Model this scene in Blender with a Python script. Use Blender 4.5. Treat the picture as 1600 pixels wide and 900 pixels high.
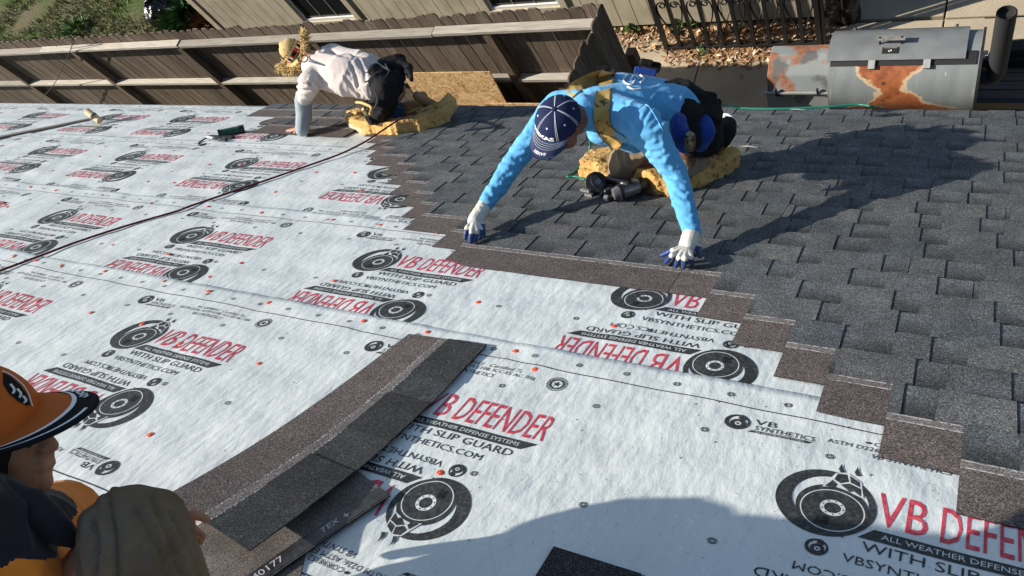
import bpy, bmesh, math, random
import numpy as np
from mathutils import Vector, Matrix, noise
random.seed(7); rng = np.random.default_rng(7)
for o in list(bpy.data.objects): bpy.data.objects.remove(o)
SC = bpy.context.scene
COL = SC.collection
PI = math.pi
# ------------------------------------------------------------------ camera, sky, sun, exposure
FPX = 1200.0                                   # focal length in photo pixels (1600 wide)
SL = math.radians(39.2)                        # roof slope
RR = np.array([[0.8636059660810146, -0.12389775445528013, 0.4887065395410794],
               [0.2970204128168033, 0.9082889875045923, -0.2946014079192737],
               [-0.40738631508607803, 0.3995753516157142, 0.8212039507100323]])
CAMP = np.array([0.0, 0.90129491, 1.10509674])
FR = np.array([[1, 0, 0], [0, math.cos(SL), math.sin(SL)], [0, -math.sin(SL), math.cos(SL)]])  # columns U (along eave), S (down the slope), N
RF = Matrix([[FR[0][0], FR[0][1], FR[0][2], 0], [FR[1][0], FR[1][1], FR[1][2], 0], [FR[2][0], FR[2][1], FR[2][2], 0], [0, 0, 0, 1]])
ID = Matrix.Identity(4)
cam = bpy.data.cameras.new('camera'); camo = bpy.data.objects.new('camera', cam); COL.objects.link(camo)
cam.sensor_width = 36; cam.lens = FPX / 1600 * 36; cam.clip_end = 500; cam.clip_start = 0.02
m = Matrix([list(RR[0]) + [CAMP[0]], list(RR[1]) + [CAMP[1]], list(RR[2]) + [CAMP[2]], [0, 0, 0, 1]])
camo.matrix_world = m
SC.camera = camo
SUNR = np.array([-2.4, -1.85, 1.0])            # towards the sun, in roof coordinates
sw = FR @ SUNR; sw = sw / np.linalg.norm(sw)
w = bpy.data.worlds.new('World'); SC.world = w; w.use_nodes = True
nt = w.node_tree; bg = nt.nodes['Background']; sky = nt.nodes.new('ShaderNodeTexSky'); sky.sky_type = 'NISHITA'
sky.sun_disc = False; sky.sun_elevation = math.asin(sw[2]); sky.sun_rotation = math.atan2(sw[0], sw[1])
sky.air_density = 1.0; sky.dust_density = 1.0
nt.links.new(sky.outputs[0], bg.inputs[0]); bg.inputs[1].default_value = 0.088
sun = bpy.data.lights.new('sun', 'SUN'); suno = bpy.data.objects.new('sun', sun); COL.objects.link(suno)
sun.energy = 5.0; sun.angle = math.radians(0.53); sun.color = (1.0, 0.92, 0.80)
suno.rotation_euler = Vector(-sw).to_track_quat('-Z', 'Y').to_euler()
SC.view_settings.view_transform = 'Standard'; SC.view_settings.look = 'None'
SC.view_settings.exposure = 0.68; SC.view_settings.gamma = 1.0
# ------------------------------------------------------------------ where a point of the photographed place lies
def ray(px, py):
    return RR @ np.array([(px - 800) / FPX, -(py - 450) / FPX, -1.0])
def P(px, py, n=0.0):                          # world point at height n over the roof plane
    d = ray(px, py); dr = FR.T @ d; c = FR.T @ CAMP
    t = (n - c[2]) / dr[2]; return CAMP + t * d
def PR(px, py, n=0.0):                         # the same in roof coordinates
    return FR.T @ P(px, py, n)
def D(px, py, d): return CAMP + ray(px, py) * d
def YP(px, py, y):
    d = ray(px, py); return CAMP + d * ((y - CAMP[1]) / d[1])
def ZP(px, py, z):
    d = ray(px, py); return CAMP + d * ((z - CAMP[2]) / d[2])
def cdir(x, y, z): 
    v = RR @ np.array([x, y, z], float); return v / np.linalg.norm(v)
def R2W(p): return FR @ np.array(p, float)
# ------------------------------------------------------------------ materials
def mat(name, col, rough=0.7, spec=0.3, metal=0.0, col2=None, scale=20.0, detail=4.0, bump=0.0, bscale=None, bdist=0.01, lo=0.35, hi=0.65, stretch=None, coat=0.0, sheen=0.0, extra=None):
    M = bpy.data.materials.new(name); M.use_nodes = True; t = M.node_tree; b = t.nodes['Principled BSDF']
    b.inputs['Base Color'].default_value = (*col, 1); b.inputs['Roughness'].default_value = rough
    b.inputs['Specular IOR Level'].default_value = spec; b.inputs['Metallic'].default_value = metal
    if coat: b.inputs['Coat Weight'].default_value = coat
    if sheen: b.inputs['Sheen Weight'].default_value = sheen
    tc = t.nodes.new('ShaderNodeTexCoord'); src = tc.outputs['Object']
    if stretch:
        mp = t.nodes.new('ShaderNodeMapping'); mp.inputs['Scale'].default_value = stretch; t.links.new(src, mp.inputs[0]); src = mp.outputs[0]
    if col2 is not None:
        n = t.nodes.new('ShaderNodeTexNoise'); n.inputs['Scale'].default_value = scale; n.inputs['Detail'].default_value = detail
        t.links.new(src, n.inputs['Vector'])
        r = t.nodes.new('ShaderNodeValToRGB'); r.color_ramp.elements[0].position = lo; r.color_ramp.elements[1].position = hi
        r.color_ramp.elements[0].color = (*col, 1); r.color_ramp.elements[1].color = (*col2, 1)
        t.links.new(n.outputs[0], r.inputs[0]); t.links.new(r.outputs[0], b.inputs['Base Color'])
    if bump:
        n2 = t.nodes.new('ShaderNodeTexNoise'); n2.inputs['Scale'].default_value = bscale or scale; n2.inputs['Detail'].default_value = 5
        t.links.new(src, n2.inputs['Vector'])
        bp = t.nodes.new('ShaderNodeBump'); bp.inputs['Strength'].default_value = bump; bp.inputs['Distance'].default_value = bdist
        t.links.new(n2.outputs[0], bp.inputs['Height']); t.links.new(bp.outputs[0], b.inputs['Normal'])
    if extra: extra(t, b, src)
    return M
def mixcol(t, fac, a, bcol):
    mx = t.nodes.new('ShaderNodeMix'); mx.data_type = 'RGBA'
    t.links.new(fac, mx.inputs[0])
    for k, v in ((6, a), (7, bcol)):
        if isinstance(v, tuple): mx.inputs[k].default_value = (*v, 1)
        else: t.links.new(v, mx.inputs[k])
    return mx.outputs[2]
def noisef(t, src, scale, lo, hi, detail=4, stretch=None, loc=None):
    if stretch:
        mp = t.nodes.new('ShaderNodeMapping'); mp.inputs['Scale'].default_value = stretch
        if loc: mp.inputs['Location'].default_value = loc
        t.links.new(src, mp.inputs[0]); src = mp.outputs[0]
    n = t.nodes.new('ShaderNodeTexNoise'); n.inputs['Scale'].default_value = scale; n.inputs['Detail'].default_value = detail
    t.links.new(src, n.inputs['Vector'])
    r = t.nodes.new('ShaderNodeMapRange'); r.inputs[1].default_value = lo; r.inputs[2].default_value = hi
    t.links.new(n.outputs[0], r.inputs[0]); return r.outputs[0]
# --- underlayment and its inks share one relief, so that print and cloth crease together
def relief(t, b, src, k=1.0):
    def nz(scale, stretch, rot=0, detail=3):
        mp = t.nodes.new('ShaderNodeMapping'); mp.inputs['Scale'].default_value = stretch; mp.inputs['Rotation'].default_value = (0, 0, rot)
        t.links.new(src, mp.inputs[0]); n = t.nodes.new('ShaderNodeTexNoise'); n.inputs['Scale'].default_value = scale; n.inputs['Detail'].default_value = detail
        t.links.new(mp.outputs[0], n.inputs['Vector']); return n.outputs[0]
    def mad(a, f, c=None):
        q = t.nodes.new('ShaderNodeMath'); q.operation = 'MULTIPLY_ADD'; t.links.new(a, q.inputs[0]); q.inputs[1].default_value = f
        if c is None: q.inputs[2].default_value = 0
        else: t.links.new(c, q.inputs[2])
        return q.outputs[0]
    h = mad(nz(26, (1.3, .55, 1), .35), 1.0)            # crinkles
    h = mad(nz(9, (1, .5, 1), -.2), 1.6, h)
    h = mad(nz(160, (1, 1, 1), 0, 2), .10, h)           # woven grain
    h = mad(nz(3.2, (.6, 1.3, 1), .1), 2.4, h)
    bp = t.nodes.new('ShaderNodeBump'); bp.inputs['Strength'].default_value = 1.0 * k; bp.inputs['Distance'].default_value = .0040
    t.links.new(h, bp.inputs['Height']); t.links.new(bp.outputs[0], b.inputs['Normal'])
def paper_extra(t, b, src):
    relief(t, b, src)
    f1 = noisef(t, src, 3.0, .35, .7, 6)
    c = mixcol(t, f1, (.62, .665, .665), (.54, .59, .595))
    f2 = noisef(t, src, 60, .60, .72, 3)
    c = mixcol(t, f2, c, (.66, .70, .70))
    f3 = noisef(t, src, 1.7, .62, .78, 8)
    c = mixcol(t, f3, c, (.48, .51, .51))
    f4 = noisef(t, src, 210, .76, .80, 1)               # grit
    c = mixcol(t, f4, c, (.09, .08, .07))
    t.links.new(c, b.inputs['Base Color'])
M_PAPER = mat('synthetic_underlayment', (.55, .62, .64), .52, .35, extra=paper_extra)
def ink(name, c1, c2):
    def ex(t, b, src):
        relief(t, b, src, .8)
        c = mixcol(t, noisef(t, src, 90, .45, .75, 4), c1, c2); t.links.new(c, b.inputs['Base Color'])
    return mat(name, c1, .5, .3, extra=ex)
M_INK = ink('black_ink', (.025, .028, .03), (.07, .075, .078))
M_RED = ink('red_ink', (.50, .035, .07), (.60, .12, .14))
M_WHT = ink('unprinted_cloth', (.56, .61, .62), (.5, .56, .57))
def granules(name, a, bcol, c, sc=430, grad=None, dash=False, big=.25):
    def ex(t, b, src):
        oi = t.nodes.new('ShaderNodeObjectInfo')
        add = t.nodes.new('ShaderNodeVectorMath'); add.operation = 'ADD'
        sv = t.nodes.new('ShaderNodeVectorMath'); sv.operation = 'SCALE'; sv.inputs[0].default_value = (7.3, 3.1, 5.7); t.links.new(oi.outputs['Random'], sv.inputs['Scale'])
        t.links.new(src, add.inputs[0]); t.links.new(sv.outputs[0], add.inputs[1]); s2 = add.outputs[0]
        v = t.nodes.new('ShaderNodeTexVoronoi'); v.inputs['Scale'].default_value = sc; t.links.new(s2, v.inputs['Vector'])
        r = t.nodes.new('ShaderNodeValToRGB'); e = r.color_ramp.elements; e[0].position = 0.0; e[1].position = 1.0
        e[0].color = (*[x * .45 for x in a], 1); e[1].color = (*c, 1)
        for p, cc in ((.35, a), (.62, bcol), (.90, bcol)): q = e.new(p); q.color = (*cc, 1)
        sep = t.nodes.new('ShaderNodeSeparateColor'); t.links.new(v.outputs['Color'], sep.inputs[0]); t.links.new(sep.outputs[0], r.inputs[0])
        col = r.outputs[0]
        f = noisef(t, s2, 11, .35, .7, 5)
        mm = t.nodes.new('ShaderNodeMix'); mm.data_type = 'RGBA'; mm.blend_type = 'MULTIPLY'; mm.inputs[0].default_value = 1
        rr = t.nodes.new('ShaderNodeMapRange'); rr.inputs[3].default_value = 1 - big; rr.inputs[4].default_value = 1 + big * .5; t.links.new(f, rr.inputs[0])
        rv = t.nodes.new('ShaderNodeMapRange'); rv.inputs[3].default_value = .86; rv.inputs[4].default_value = 1.1; t.links.new(oi.outputs['Random'], rv.inputs[0])
        mu = t.nodes.new('ShaderNodeMath'); mu.operation = 'MULTIPLY'; t.links.new(rr.outputs[0], mu.inputs[0]); t.links.new(rv.outputs[0], mu.inputs[1])
        t.links.new(col, mm.inputs[6]); t.links.new(mu.outputs[0], mm.inputs[7]); col = mm.outputs[2]
        xyz = t.nodes.new('ShaderNodeSeparateXYZ'); t.links.new(src, xyz.inputs[0])
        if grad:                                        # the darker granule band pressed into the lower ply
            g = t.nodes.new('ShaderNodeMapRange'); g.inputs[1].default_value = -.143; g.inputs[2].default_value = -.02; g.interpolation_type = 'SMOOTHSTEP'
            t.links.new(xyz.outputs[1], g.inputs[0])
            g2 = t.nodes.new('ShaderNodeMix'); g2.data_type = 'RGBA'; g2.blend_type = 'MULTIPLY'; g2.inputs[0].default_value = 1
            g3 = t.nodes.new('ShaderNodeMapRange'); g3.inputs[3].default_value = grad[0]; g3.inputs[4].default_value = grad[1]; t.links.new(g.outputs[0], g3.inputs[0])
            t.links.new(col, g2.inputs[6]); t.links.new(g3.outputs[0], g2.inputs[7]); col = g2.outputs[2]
        if dash:                                        # flecked sealant lines along both edges of the nailing band
            for yl in (-.1475, -.1735):
                sb = t.nodes.new('ShaderNodeMath'); sb.operation = 'SUBTRACT'; t.links.new(xyz.outputs[1], sb.inputs[0]); sb.inputs[1].default_value = yl
                ab = t.nodes.new('ShaderNodeMath'); ab.operation = 'ABSOLUTE'; t.links.new(sb.outputs[0], ab.inputs[0])
                lt = t.nodes.new('ShaderNodeMath'); lt.operation = 'LESS_THAN'; t.links.new(ab.outputs[0], lt.inputs[0]); lt.inputs[1].default_value = .0019
                nf = noisef(t, s2, 60, .45, .50, 3, (1.0, 2.5, 1))
                ml = t.nodes.new('ShaderNodeMath'); ml.operation = 'MULTIPLY'; t.links.new(lt.outputs[0], ml.inputs[0]); t.links.new(nf, ml.inputs[1])
                col = mixcol(t, ml.outputs[0], col, (.50, .48, .46))
        t.links.new(col, b.inputs['Base Color'])
        bp = t.nodes.new('ShaderNodeBump'); bp.inputs['Strength'].default_value = .55; bp.inputs['Distance'].default_value = .0014
        t.links.new(v.outputs['Distance'], bp.inputs['Height'])
        t.links.new(bp.outputs[0], b.inputs['Normal'])
    return mat(name, a, .85, .25, extra=ex)
M_TOOTH = granules('charcoal_granules', (.056, .060, .065), (.122, .130, .138), (.34, .35, .36))
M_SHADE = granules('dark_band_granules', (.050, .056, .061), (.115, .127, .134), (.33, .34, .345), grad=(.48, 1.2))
M_HEAD = granules('brown_headlap_granules', (.065, .054, .052), (.155, .128, .120), (.36, .31, .29), big=.15)
M_NAIL = granules('nailing_band_granules', (.12, .11, .108), (.22, .20, .195), (.45, .42, .40), dash=True, big=.15)
M_EDGE = mat('asphalt_cut_edge', (.018, .018, .02), .8)
M_BACK = granules('sanded_shingle_back', (.10, .09, .085), (.19, .17, .155), (.32, .29, .26), sc=500, big=.25)
# ------------------------------------------------------------------ mesh and object helpers
def mk(name, V, F, mats, mi=None, smooth=False):
    me = bpy.data.meshes.new(name)
    me.from_pydata([tuple(map(float, v)) for v in V], [], [tuple(map(int, f)) for f in F])
    for mm in (mats if isinstance(mats, (list, tuple)) else [mats]): me.materials.append(mm)
    if mi is not None: me.polygons.foreach_set('material_index', np.array(mi, dtype=np.int32))
    if smooth: me.polygons.foreach_set('use_smooth', np.ones(len(me.polygons), bool))
    me.update(); return me
def tag(o, label=None, cat=None, group=None, kind=None):
    if label: o['label'] = label
    if cat: o['category'] = cat
    if group: o['group'] = group
    if kind: o['kind'] = kind
    return o
def link(name, me, parent=None, M=ID):
    o = bpy.data.objects.new(name, me); COL.objects.link(o)
    if parent is not None:
        o.parent = parent; o.matrix_parent_inverse = WM[parent.name].inverted()
    o.matrix_basis = M; WM[o.name] = M.copy()
    return o
WM = {}
def root(name, loc, label, cat, group=None, M=None):
    o = bpy.data.objects.new(name, None); COL.objects.link(o); o.empty_display_size = .05
    mm = M if M is not None else Matrix.Translation(Vector([float(v) for v in loc])); o.matrix_basis = mm; WM[o.name] = mm.copy()
    return tag(o, label, cat, group)
class B:                                        # collects shapes, then links them as ONE mesh
    def __init__(s): s.V = []; s.F = []; s.I = []
    def add(s, V, F, mi=0):
        o = len(s.V); s.V += [tuple(v) for v in V]; s.F += [tuple(i + o for i in f) for f in F]; s.I += [mi] * len(F); return s
    def box(s, c, size, R=None, mi=0, taper=1.0):
        x, y, z = [a / 2 for a in size]
        v = [(-x, -y, -z), (x, -y, -z), (x, y, -z), (-x, y, -z), (-x * taper, -y * taper, z), (x * taper, -y * taper, z), (x * taper, y * taper, z), (-x * taper, y * taper, z)]
        v = np.array(v)
        if R is not None: v = v @ np.array(R).T
        v = v + np.array(c, float)
        return s.add(v, [(0, 3, 2, 1), (4, 5, 6, 7), (0, 1, 5, 4), (1, 2, 6, 5), (2, 3, 7, 6), (3, 0, 4, 7)], mi)
    def bar(s, a, b, w, h, up=(0, 0, 1), mi=0):  # box between two points
        a = np.array(a, float); b = np.array(b, float); d = b - a; L = np.linalg.norm(d); d = d / L
        up = np.array(up, float); x = np.cross(d, up); x /= np.linalg.norm(x); z = np.cross(x, d)
        return s.box((a + b) / 2, (w, L, h), np.array([x, d, z]).T, mi)
    def tube(s, pts, r, n=8, mi=0, cap=True):
        pts = [np.array(p, float) for p in pts]; rs = r if hasattr(r, '__len__') else [r] * len(pts)
        d = pts[1] - pts[0]; d /= np.linalg.norm(d); a = np.array([0, 0, 1.0]) if abs(d[2]) < .9 else np.array([1.0, 0, 0])
        x = np.cross(d, a); x /= np.linalg.norm(x); V = []
        for i, p in enumerate(pts):
            q = pts[min(i + 1, len(pts) - 1)] - pts[max(i - 1, 0)]; q /= max(np.linalg.norm(q), 1e-9)
            x = x - q * np.dot(x, q); x /= np.linalg.norm(x); y = np.cross(q, x)
            for k in range(n): t = 2 * PI * k / n; V.append(p + rs[i] * (math.cos(t) * x + math.sin(t) * y))
        F = [(i * n + k, i * n + (k + 1) % n, (i + 1) * n + (k + 1) % n, (i + 1) * n + k) for i in range(len(pts) - 1) for k in range(n)]
        if cap: F += [tuple(range(n))[::-1], tuple((len(pts) - 1) * n + k for k in range(n))]
        return s.add(V, F, mi)
    def ell(s, c, R, r, nu=20, nv=12, mi=0):
        R = np.array(R); V = []; F = []
        for j in range(nv + 1):
            ph = PI * j / nv
            for i in range(nu):
                th = 2 * PI * i / nu; V.append(np.array(c) + R @ np.array([r[0] * math.sin(ph) * math.cos(th), r[1] * math.sin(ph) * math.sin(th), r[2] * math.cos(ph)]))
        for j in range(nv):
            for i in range(nu): F.append((j * nu + i, (j + 1) * nu + i, (j + 1) * nu + (i + 1) % nu, j * nu + (i + 1) % nu))
        return s.add(V, F, mi)
    def cap(s, a, ra, b, rb, n=14, mi=0):        # tapered capsule
        a = np.array(a, float); b = np.array(b, float); d = b - a; L = np.linalg.norm(d)
        d = d / L if L > 1e-9 else np.array([0, 0, 1.0])
        u = np.array([0, 0, 1.0]) if abs(d[2]) < .9 else np.array([1.0, 0, 0]); x = np.cross(d, u); x /= np.linalg.norm(x); y = np.cross(d, x)
        rings = []
        for k in range(5): t = PI / 2 * (1 - k / 5 * 0.98); rings.append((a - d * ra * math.sin(t), max(ra * math.cos(t), ra * .05)))
        rings.append((a, ra)); rings.append((b, rb))
        for k in range(1, 6): t = PI / 2 * (k / 5 * .98); rings.append((b + d * rb * math.sin(t), max(rb * math.cos(t), rb * .05)))
        V = [c + r * (math.cos(2 * PI * k / n) * x + math.sin(2 * PI * k / n) * y) for c, r in rings for k in range(n)]
        m_ = len(rings)
        F = [(i * n + k, (i + 1) * n + k, (i + 1) * n + (k + 1) % n, i * n + (k + 1) % n) for i in range(m_ - 1) for k in range(n)]
        F += [tuple(range(n)), tuple((m_ - 1) * n + k for k in range(n))[::-1]]
        return s.add(V, F, mi)
    def chain(s, pts, n=14, mi=0):               # [(p, r), ...]
        for (a, ra), (b, rb) in zip(pts[:-1], pts[1:]): s.cap(a, ra, b, rb, n, mi)
        return s
    def build(s, name, mats, parent=None, M=ID, smooth=False, bevel=0):
        me = mk(name, s.V, s.F, mats, s.I, smooth)
        if bevel:
            bm = bmesh.new(); bm.from_mesh(me); bmesh.ops.bevel(bm, geom=[e for e in bm.edges], offset=bevel, segments=1, affect='EDGES', clamp_overlap=True); bm.to_mesh(me); bm.free()
        return link(name, me, parent, M)
    def organic(s, name, mats, parent=None, vox=.008, smooth=6, fn=None, split=None, M=ID):
        """fuse the collected shapes into one continuous skin; fn(verts, normals) -> displacement along the normal; split(center) -> material index"""
        me = mk(name, s.V, s.F, mats); tmp = bpy.data.objects.new('tmp', me); COL.objects.link(tmp)
        r = tmp.modifiers.new('r', 'REMESH'); r.mode = 'VOXEL'; r.voxel_size = vox
        q = tmp.modifiers.new('s', 'SMOOTH'); q.factor = .5; q.iterations = smooth
        dg = bpy.context.evaluated_depsgraph_get(); out = bpy.data.meshes.new_from_object(tmp.evaluated_get(dg)); bpy.data.objects.remove(tmp); out.name = name
        n = len(out.vertices)
        if fn:
            co = np.empty(n * 3); out.vertices.foreach_get('co', co); co = co.reshape(-1, 3)
            no = np.array([v.normal[:] for v in out.vertices])
            co = co + no * fn(co, no)[:, None]; out.vertices.foreach_set('co', co.ravel()); out.update()
        out.polygons.foreach_set('use_smooth', np.ones(len(out.polygons), bool))
        out.materials.clear()
        for mm in (mats if isinstance(mats, (list, tuple)) else [mats]): out.materials.append(mm)
        if split:
            ce = np.empty(len(out.polygons) * 3); out.polygons.foreach_get('center', ce); out.polygons.foreach_set('material_index', split(ce.reshape(-1, 3)).astype(np.int32))
        else: out.polygons.foreach_set('material_index', np.zeros(len(out.polygons), np.int32))
        out.update()
        return link(name, out, parent, M)
def nz3(co, sc, seed=0):
    sc = np.array(sc, float) if hasattr(sc, '__len__') else np.array([sc] * 3, float)
    return np.array([noise.noise(Vector(p)) for p in (co * sc + seed * 13.7)])
def folds(amp, freq, axis=None, seed=0, squash=.35):
    """cloth folds: ridged noise, tighter along 'axis' (folds then run across it)"""
    def f(co, no):
        c = co.copy()
        if axis is not None:
            a = np.array(axis, float); a /= np.linalg.norm(a); al = (c @ a)[:, None] * a; c = al + (c - al) * squash
        w_ = c + .03 * np.stack([nz3(co, 7, seed + 1), nz3(co, 7, seed + 2), nz3(co, 7, seed + 3)], 1)
        n1 = nz3(w_, freq, seed); n2 = nz3(w_, freq * 2.3, seed + 5)
        r1 = np.clip(1 - 2.6 * np.abs(n1), 0, 1) ** 1.8; r2 = np.clip(1 - 2.4 * np.abs(n2), 0, 1) ** 1.6
        gate = np.clip(.5 + 1.6 * nz3(c, freq * .45, seed + 9), .05, 1)
        return amp * (1.7 * r1 * gate + .6 * r2 * gate - .55)
    return f
def softfold(amp, freq, axis, seed=0, squash=2.0):
    def f(co, no):
        a = np.array(axis, float); a /= np.linalg.norm(a); al = (co @ a)[:, None] * a; c = al * .8 + (co - al) * squash
        c = c + .06 * np.stack([nz3(co, 6, seed + 1), nz3(co, 6, seed + 2), nz3(co, 6, seed + 3)], 1); n1 = nz3(c, freq, seed); n2 = nz3(c, freq * 2.2, seed + 4)
        return amp * (np.tanh(3.5 * n1) * .55 + .35 * np.tanh(3 * n2)) - amp * .2
    return f
def creased(base, curves, depth=.0055, wpx=5.0):
    def f(co, no):
        cc_ = (co - CAMP) @ RR; dp = -cc_[:, 2]; q_ = np.stack([800 + FPX * cc_[:, 0] / dp, 450 - FPX * cc_[:, 1] / dp], 1); h_ = base(co, no); face = ((no @ (RR @ np.array([0, 0, 1.0]))) > 0)
        for cv in curves:
            dm = np.full(len(co), 1e9)
            for a, c in zip(cv[:-1], cv[1:]):
                a = np.array(a, float); c = np.array(c, float); d = c - a; t = np.clip(((q_ - a) @ d) / (d @ d), 0, 1); dm = np.minimum(dm, np.linalg.norm(q_ - a - t[:, None] * d, axis=1))
            h_ = h_ + face * depth * (-np.exp(-(dm / wpx) ** 2) + .75 * np.exp(-((dm - 2.4 * wpx) / (1.3 * wpx)) ** 2))
        return h_
    return f
# ------------------------------------------------------------------ setting: ground, drive, our own house
GZ = -5.9
def soil_extra(t, b, src):
    c = mixcol(t, noisef(t, src, 1.3, .40, .60, 8), (.045, .075, .020), (.12, .095, .065))
    c = mixcol(t, noisef(t, src, 34, .45, .7, 4), c, (.10, .12, .04))
    t.links.new(c, b.inputs['Base Color'])
M_SOIL = mat('lawn_soil', (.08, .08, .03), .95, .1, bump=.8, bscale=25, bdist=.03, extra=soil_extra)
M_CONC = mat('drive_concrete', (.36, .31, .24), .85, .2, extra=lambda t, b, s: (t.links.new(mixcol(t, noisef(t, s, 1.6, .3, .75, 9), mixcol(t, noisef(t, s, 60, .35, .7, 5), (.34, .295, .22), (.50, .425, .30)), (.25, .215, .165)), b.inputs['Base Color'])), bump=.5, bscale=90, bdist=.004)
link('ground', mk('ground', [(-120, -60, GZ), (120, -60, GZ), (120, 160, GZ), (-120, 160, GZ)], [(0, 1, 2, 3)], M_SOIL))['kind'] = 'structure'
dr = root('driveway', (0, 6, GZ), 'pale concrete driveway', 'driveway'); del dr['category']; del dr['label']; dr['kind'] = 'structure'
xs = [-3.92, -2.72, -.35, 1.9, 4.3]
for i in range(4):
    for j, (y0, y1) in enumerate(((3.5, 6.86), (6.87, 9.4), (9.41, 13.0))):
        if i == 0 and j > 0: continue
        if i == 1 and j > 0: continue
        bb = B(); bb.box(((xs[i] + xs[i + 1]) / 2, (y0 + y1) / 2, GZ + .02), (xs[i + 1] - xs[i] - .014, y1 - y0 - .012, .06 + .004 * ((i + j) % 2)))
        bb.build('concrete_slab', M_CONC, dr, bevel=.006)
bb = B(); bb.box((-.78, 9.9, GZ + .02), (.84, 6.0, .06)); bb.build('concrete_slab', M_CONC, dr, bevel=.006)
M_DECK = mat('plywood_deck', (.35, .25, .15), .8, col2=(.25, .17, .1), scale=6)
b = B(); b.box((-4.6, 1.7, -.020), (17.0, 6.44, .03)); b.build('roof_deck', M_DECK, None, RF)['kind'] = 'structure'
M_BRICK = mat('house_wall_paint', (.42, .38, .32), .8)
b = B(); b.box((-4.6, 3.35, (-3.3 + GZ) / 2), (16.6, .2, -3.3 - GZ)); b.build('house_wall', M_BRICK)['kind'] = 'structure'
M_DRIP = mat('galvanised_drip_edge', (.42, .44, .45), .45, .5, .6)
b = B(); b.box((-4.6, 4.955, -.002), (17.0, .05, .004)); b.box((-4.6, 4.984, -.03), (17.0, .006, .058)); o = b.build('drip_edge', M_DRIP, None, RF); tag(o, 'thin galvanised metal drip edge running along the whole eave', 'drip edge')
# ------------------------------------------------------------------ underlayment
START_U = [-5.6, -5.5, -5.2, -3.84, -3.70, -3.59, -3.47, -3.36, -3.12, -2.97, -2.83, -2.67, -2.53, -2.41, -2.13, -1.98, -1.3, -.60, -.43, -.28, -.10, .085, .25, .42, .57]
def laid(u, s):                                 # 1 where shingles press the cloth flat
    st = np.interp((4.96 - np.asarray(s) - .17) / .143, np.arange(25), START_U); return np.clip((u - st + .22) / .12, 0, 1) * (np.asarray(s) > 1.3)
def rip(u, s): return rip0(u, s) * (1 - .85 * laid(u, s)) - .0022 * laid(u, s)
PUCK = [PR(a, c)[:2] for a, c in [(569, 505), (669, 522), (747, 474), (406, 570), (806, 552), (837, 582), (960, 512), (282, 540), (236, 682), (689, 741), (329, 434), (377, 413), (420, 476), (521, 345), (595, 354), (258, 442), (172, 384), (465, 427), (165, 427), (144, 491)]]
def pucker(u, s):
    h = np.zeros(np.broadcast(u, s).shape)
    for i, (a, c) in enumerate(PUCK):
        du = np.asarray(u) - a; ds = np.asarray(s) - c; r_ = np.sqrt(du * du + ds * ds) + 1e-6; th = np.arctan2(ds, du)
        h = h + .0030 * np.exp(-((r_ - .05) / .055) ** 2) * (.4 + np.cos((3 + i % 3) * th + i * 1.7)) * .6 - .0016 * np.exp(-(r_ / .02) ** 2)
    return h
def rip0(u, s): return rip1(u, s) + pucker(u, s)
def rip1(u, s):                                  # slow waviness of everything that lies on the deck
    return 1.35 * (.0011 * np.sin(u * 9.1 + 1.7 * np.sin(s * 6.3)) * np.sin(s * 13 + .8 * np.sin(u * 5.1)) + .0009 * np.sin(u * 21 + 5 * np.sin(s * 2.1) + s * 6) + .0009 * np.sin(s * 31 + 2 * np.sin(u * 3))) + .0016 * np.sin(u * 3.1 + s * 4.7) * np.sin(s * 7.7 - u * 2.3)
WRK = []                                        # puckers: (u, s, du, ds, width, height)
def sheet_n(u, s, e):
    d = np.clip(e - s, 0, 1.2)
    n = .0022 + .0042 * (1 - d / 1.2) + rip(u, s) + .0032
    edge = np.exp(-(d / .05) ** 2) * .0022 * (1 + np.sin(u * 3.3 + e * 5) * np.sin(u * 7.9 + 1))
    return n + edge
def txt(s, x0, y0, x1, y1, bold=0.0, skew=0.0):
    c = bpy.data.curves.new('t', 'FONT'); c.body = s; c.size = 1; c.offset = bold; c.resolution_u = 2; c.shear = skew
    o = bpy.data.objects.new('t', c); COL.objects.link(o); bpy.context.view_layer.update()
    me = bpy.data.meshes.new_from_object(o.evaluated_get(bpy.context.evaluated_depsgraph_get()))
    V = np.array([v.co[:2] for v in me.vertices]); F = [tuple(p.vertices) for p in me.polygons]
    bpy.data.objects.remove(o); bpy.data.meshes.remove(me); bpy.data.curves.remove(c)
    a, b_ = V.min(0), V.max(0)
    V = (V - a) / (b_ - a) * np.array([x1 - x0, y1 - y0]) + np.array([x0, y0])
    return V, F
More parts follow.
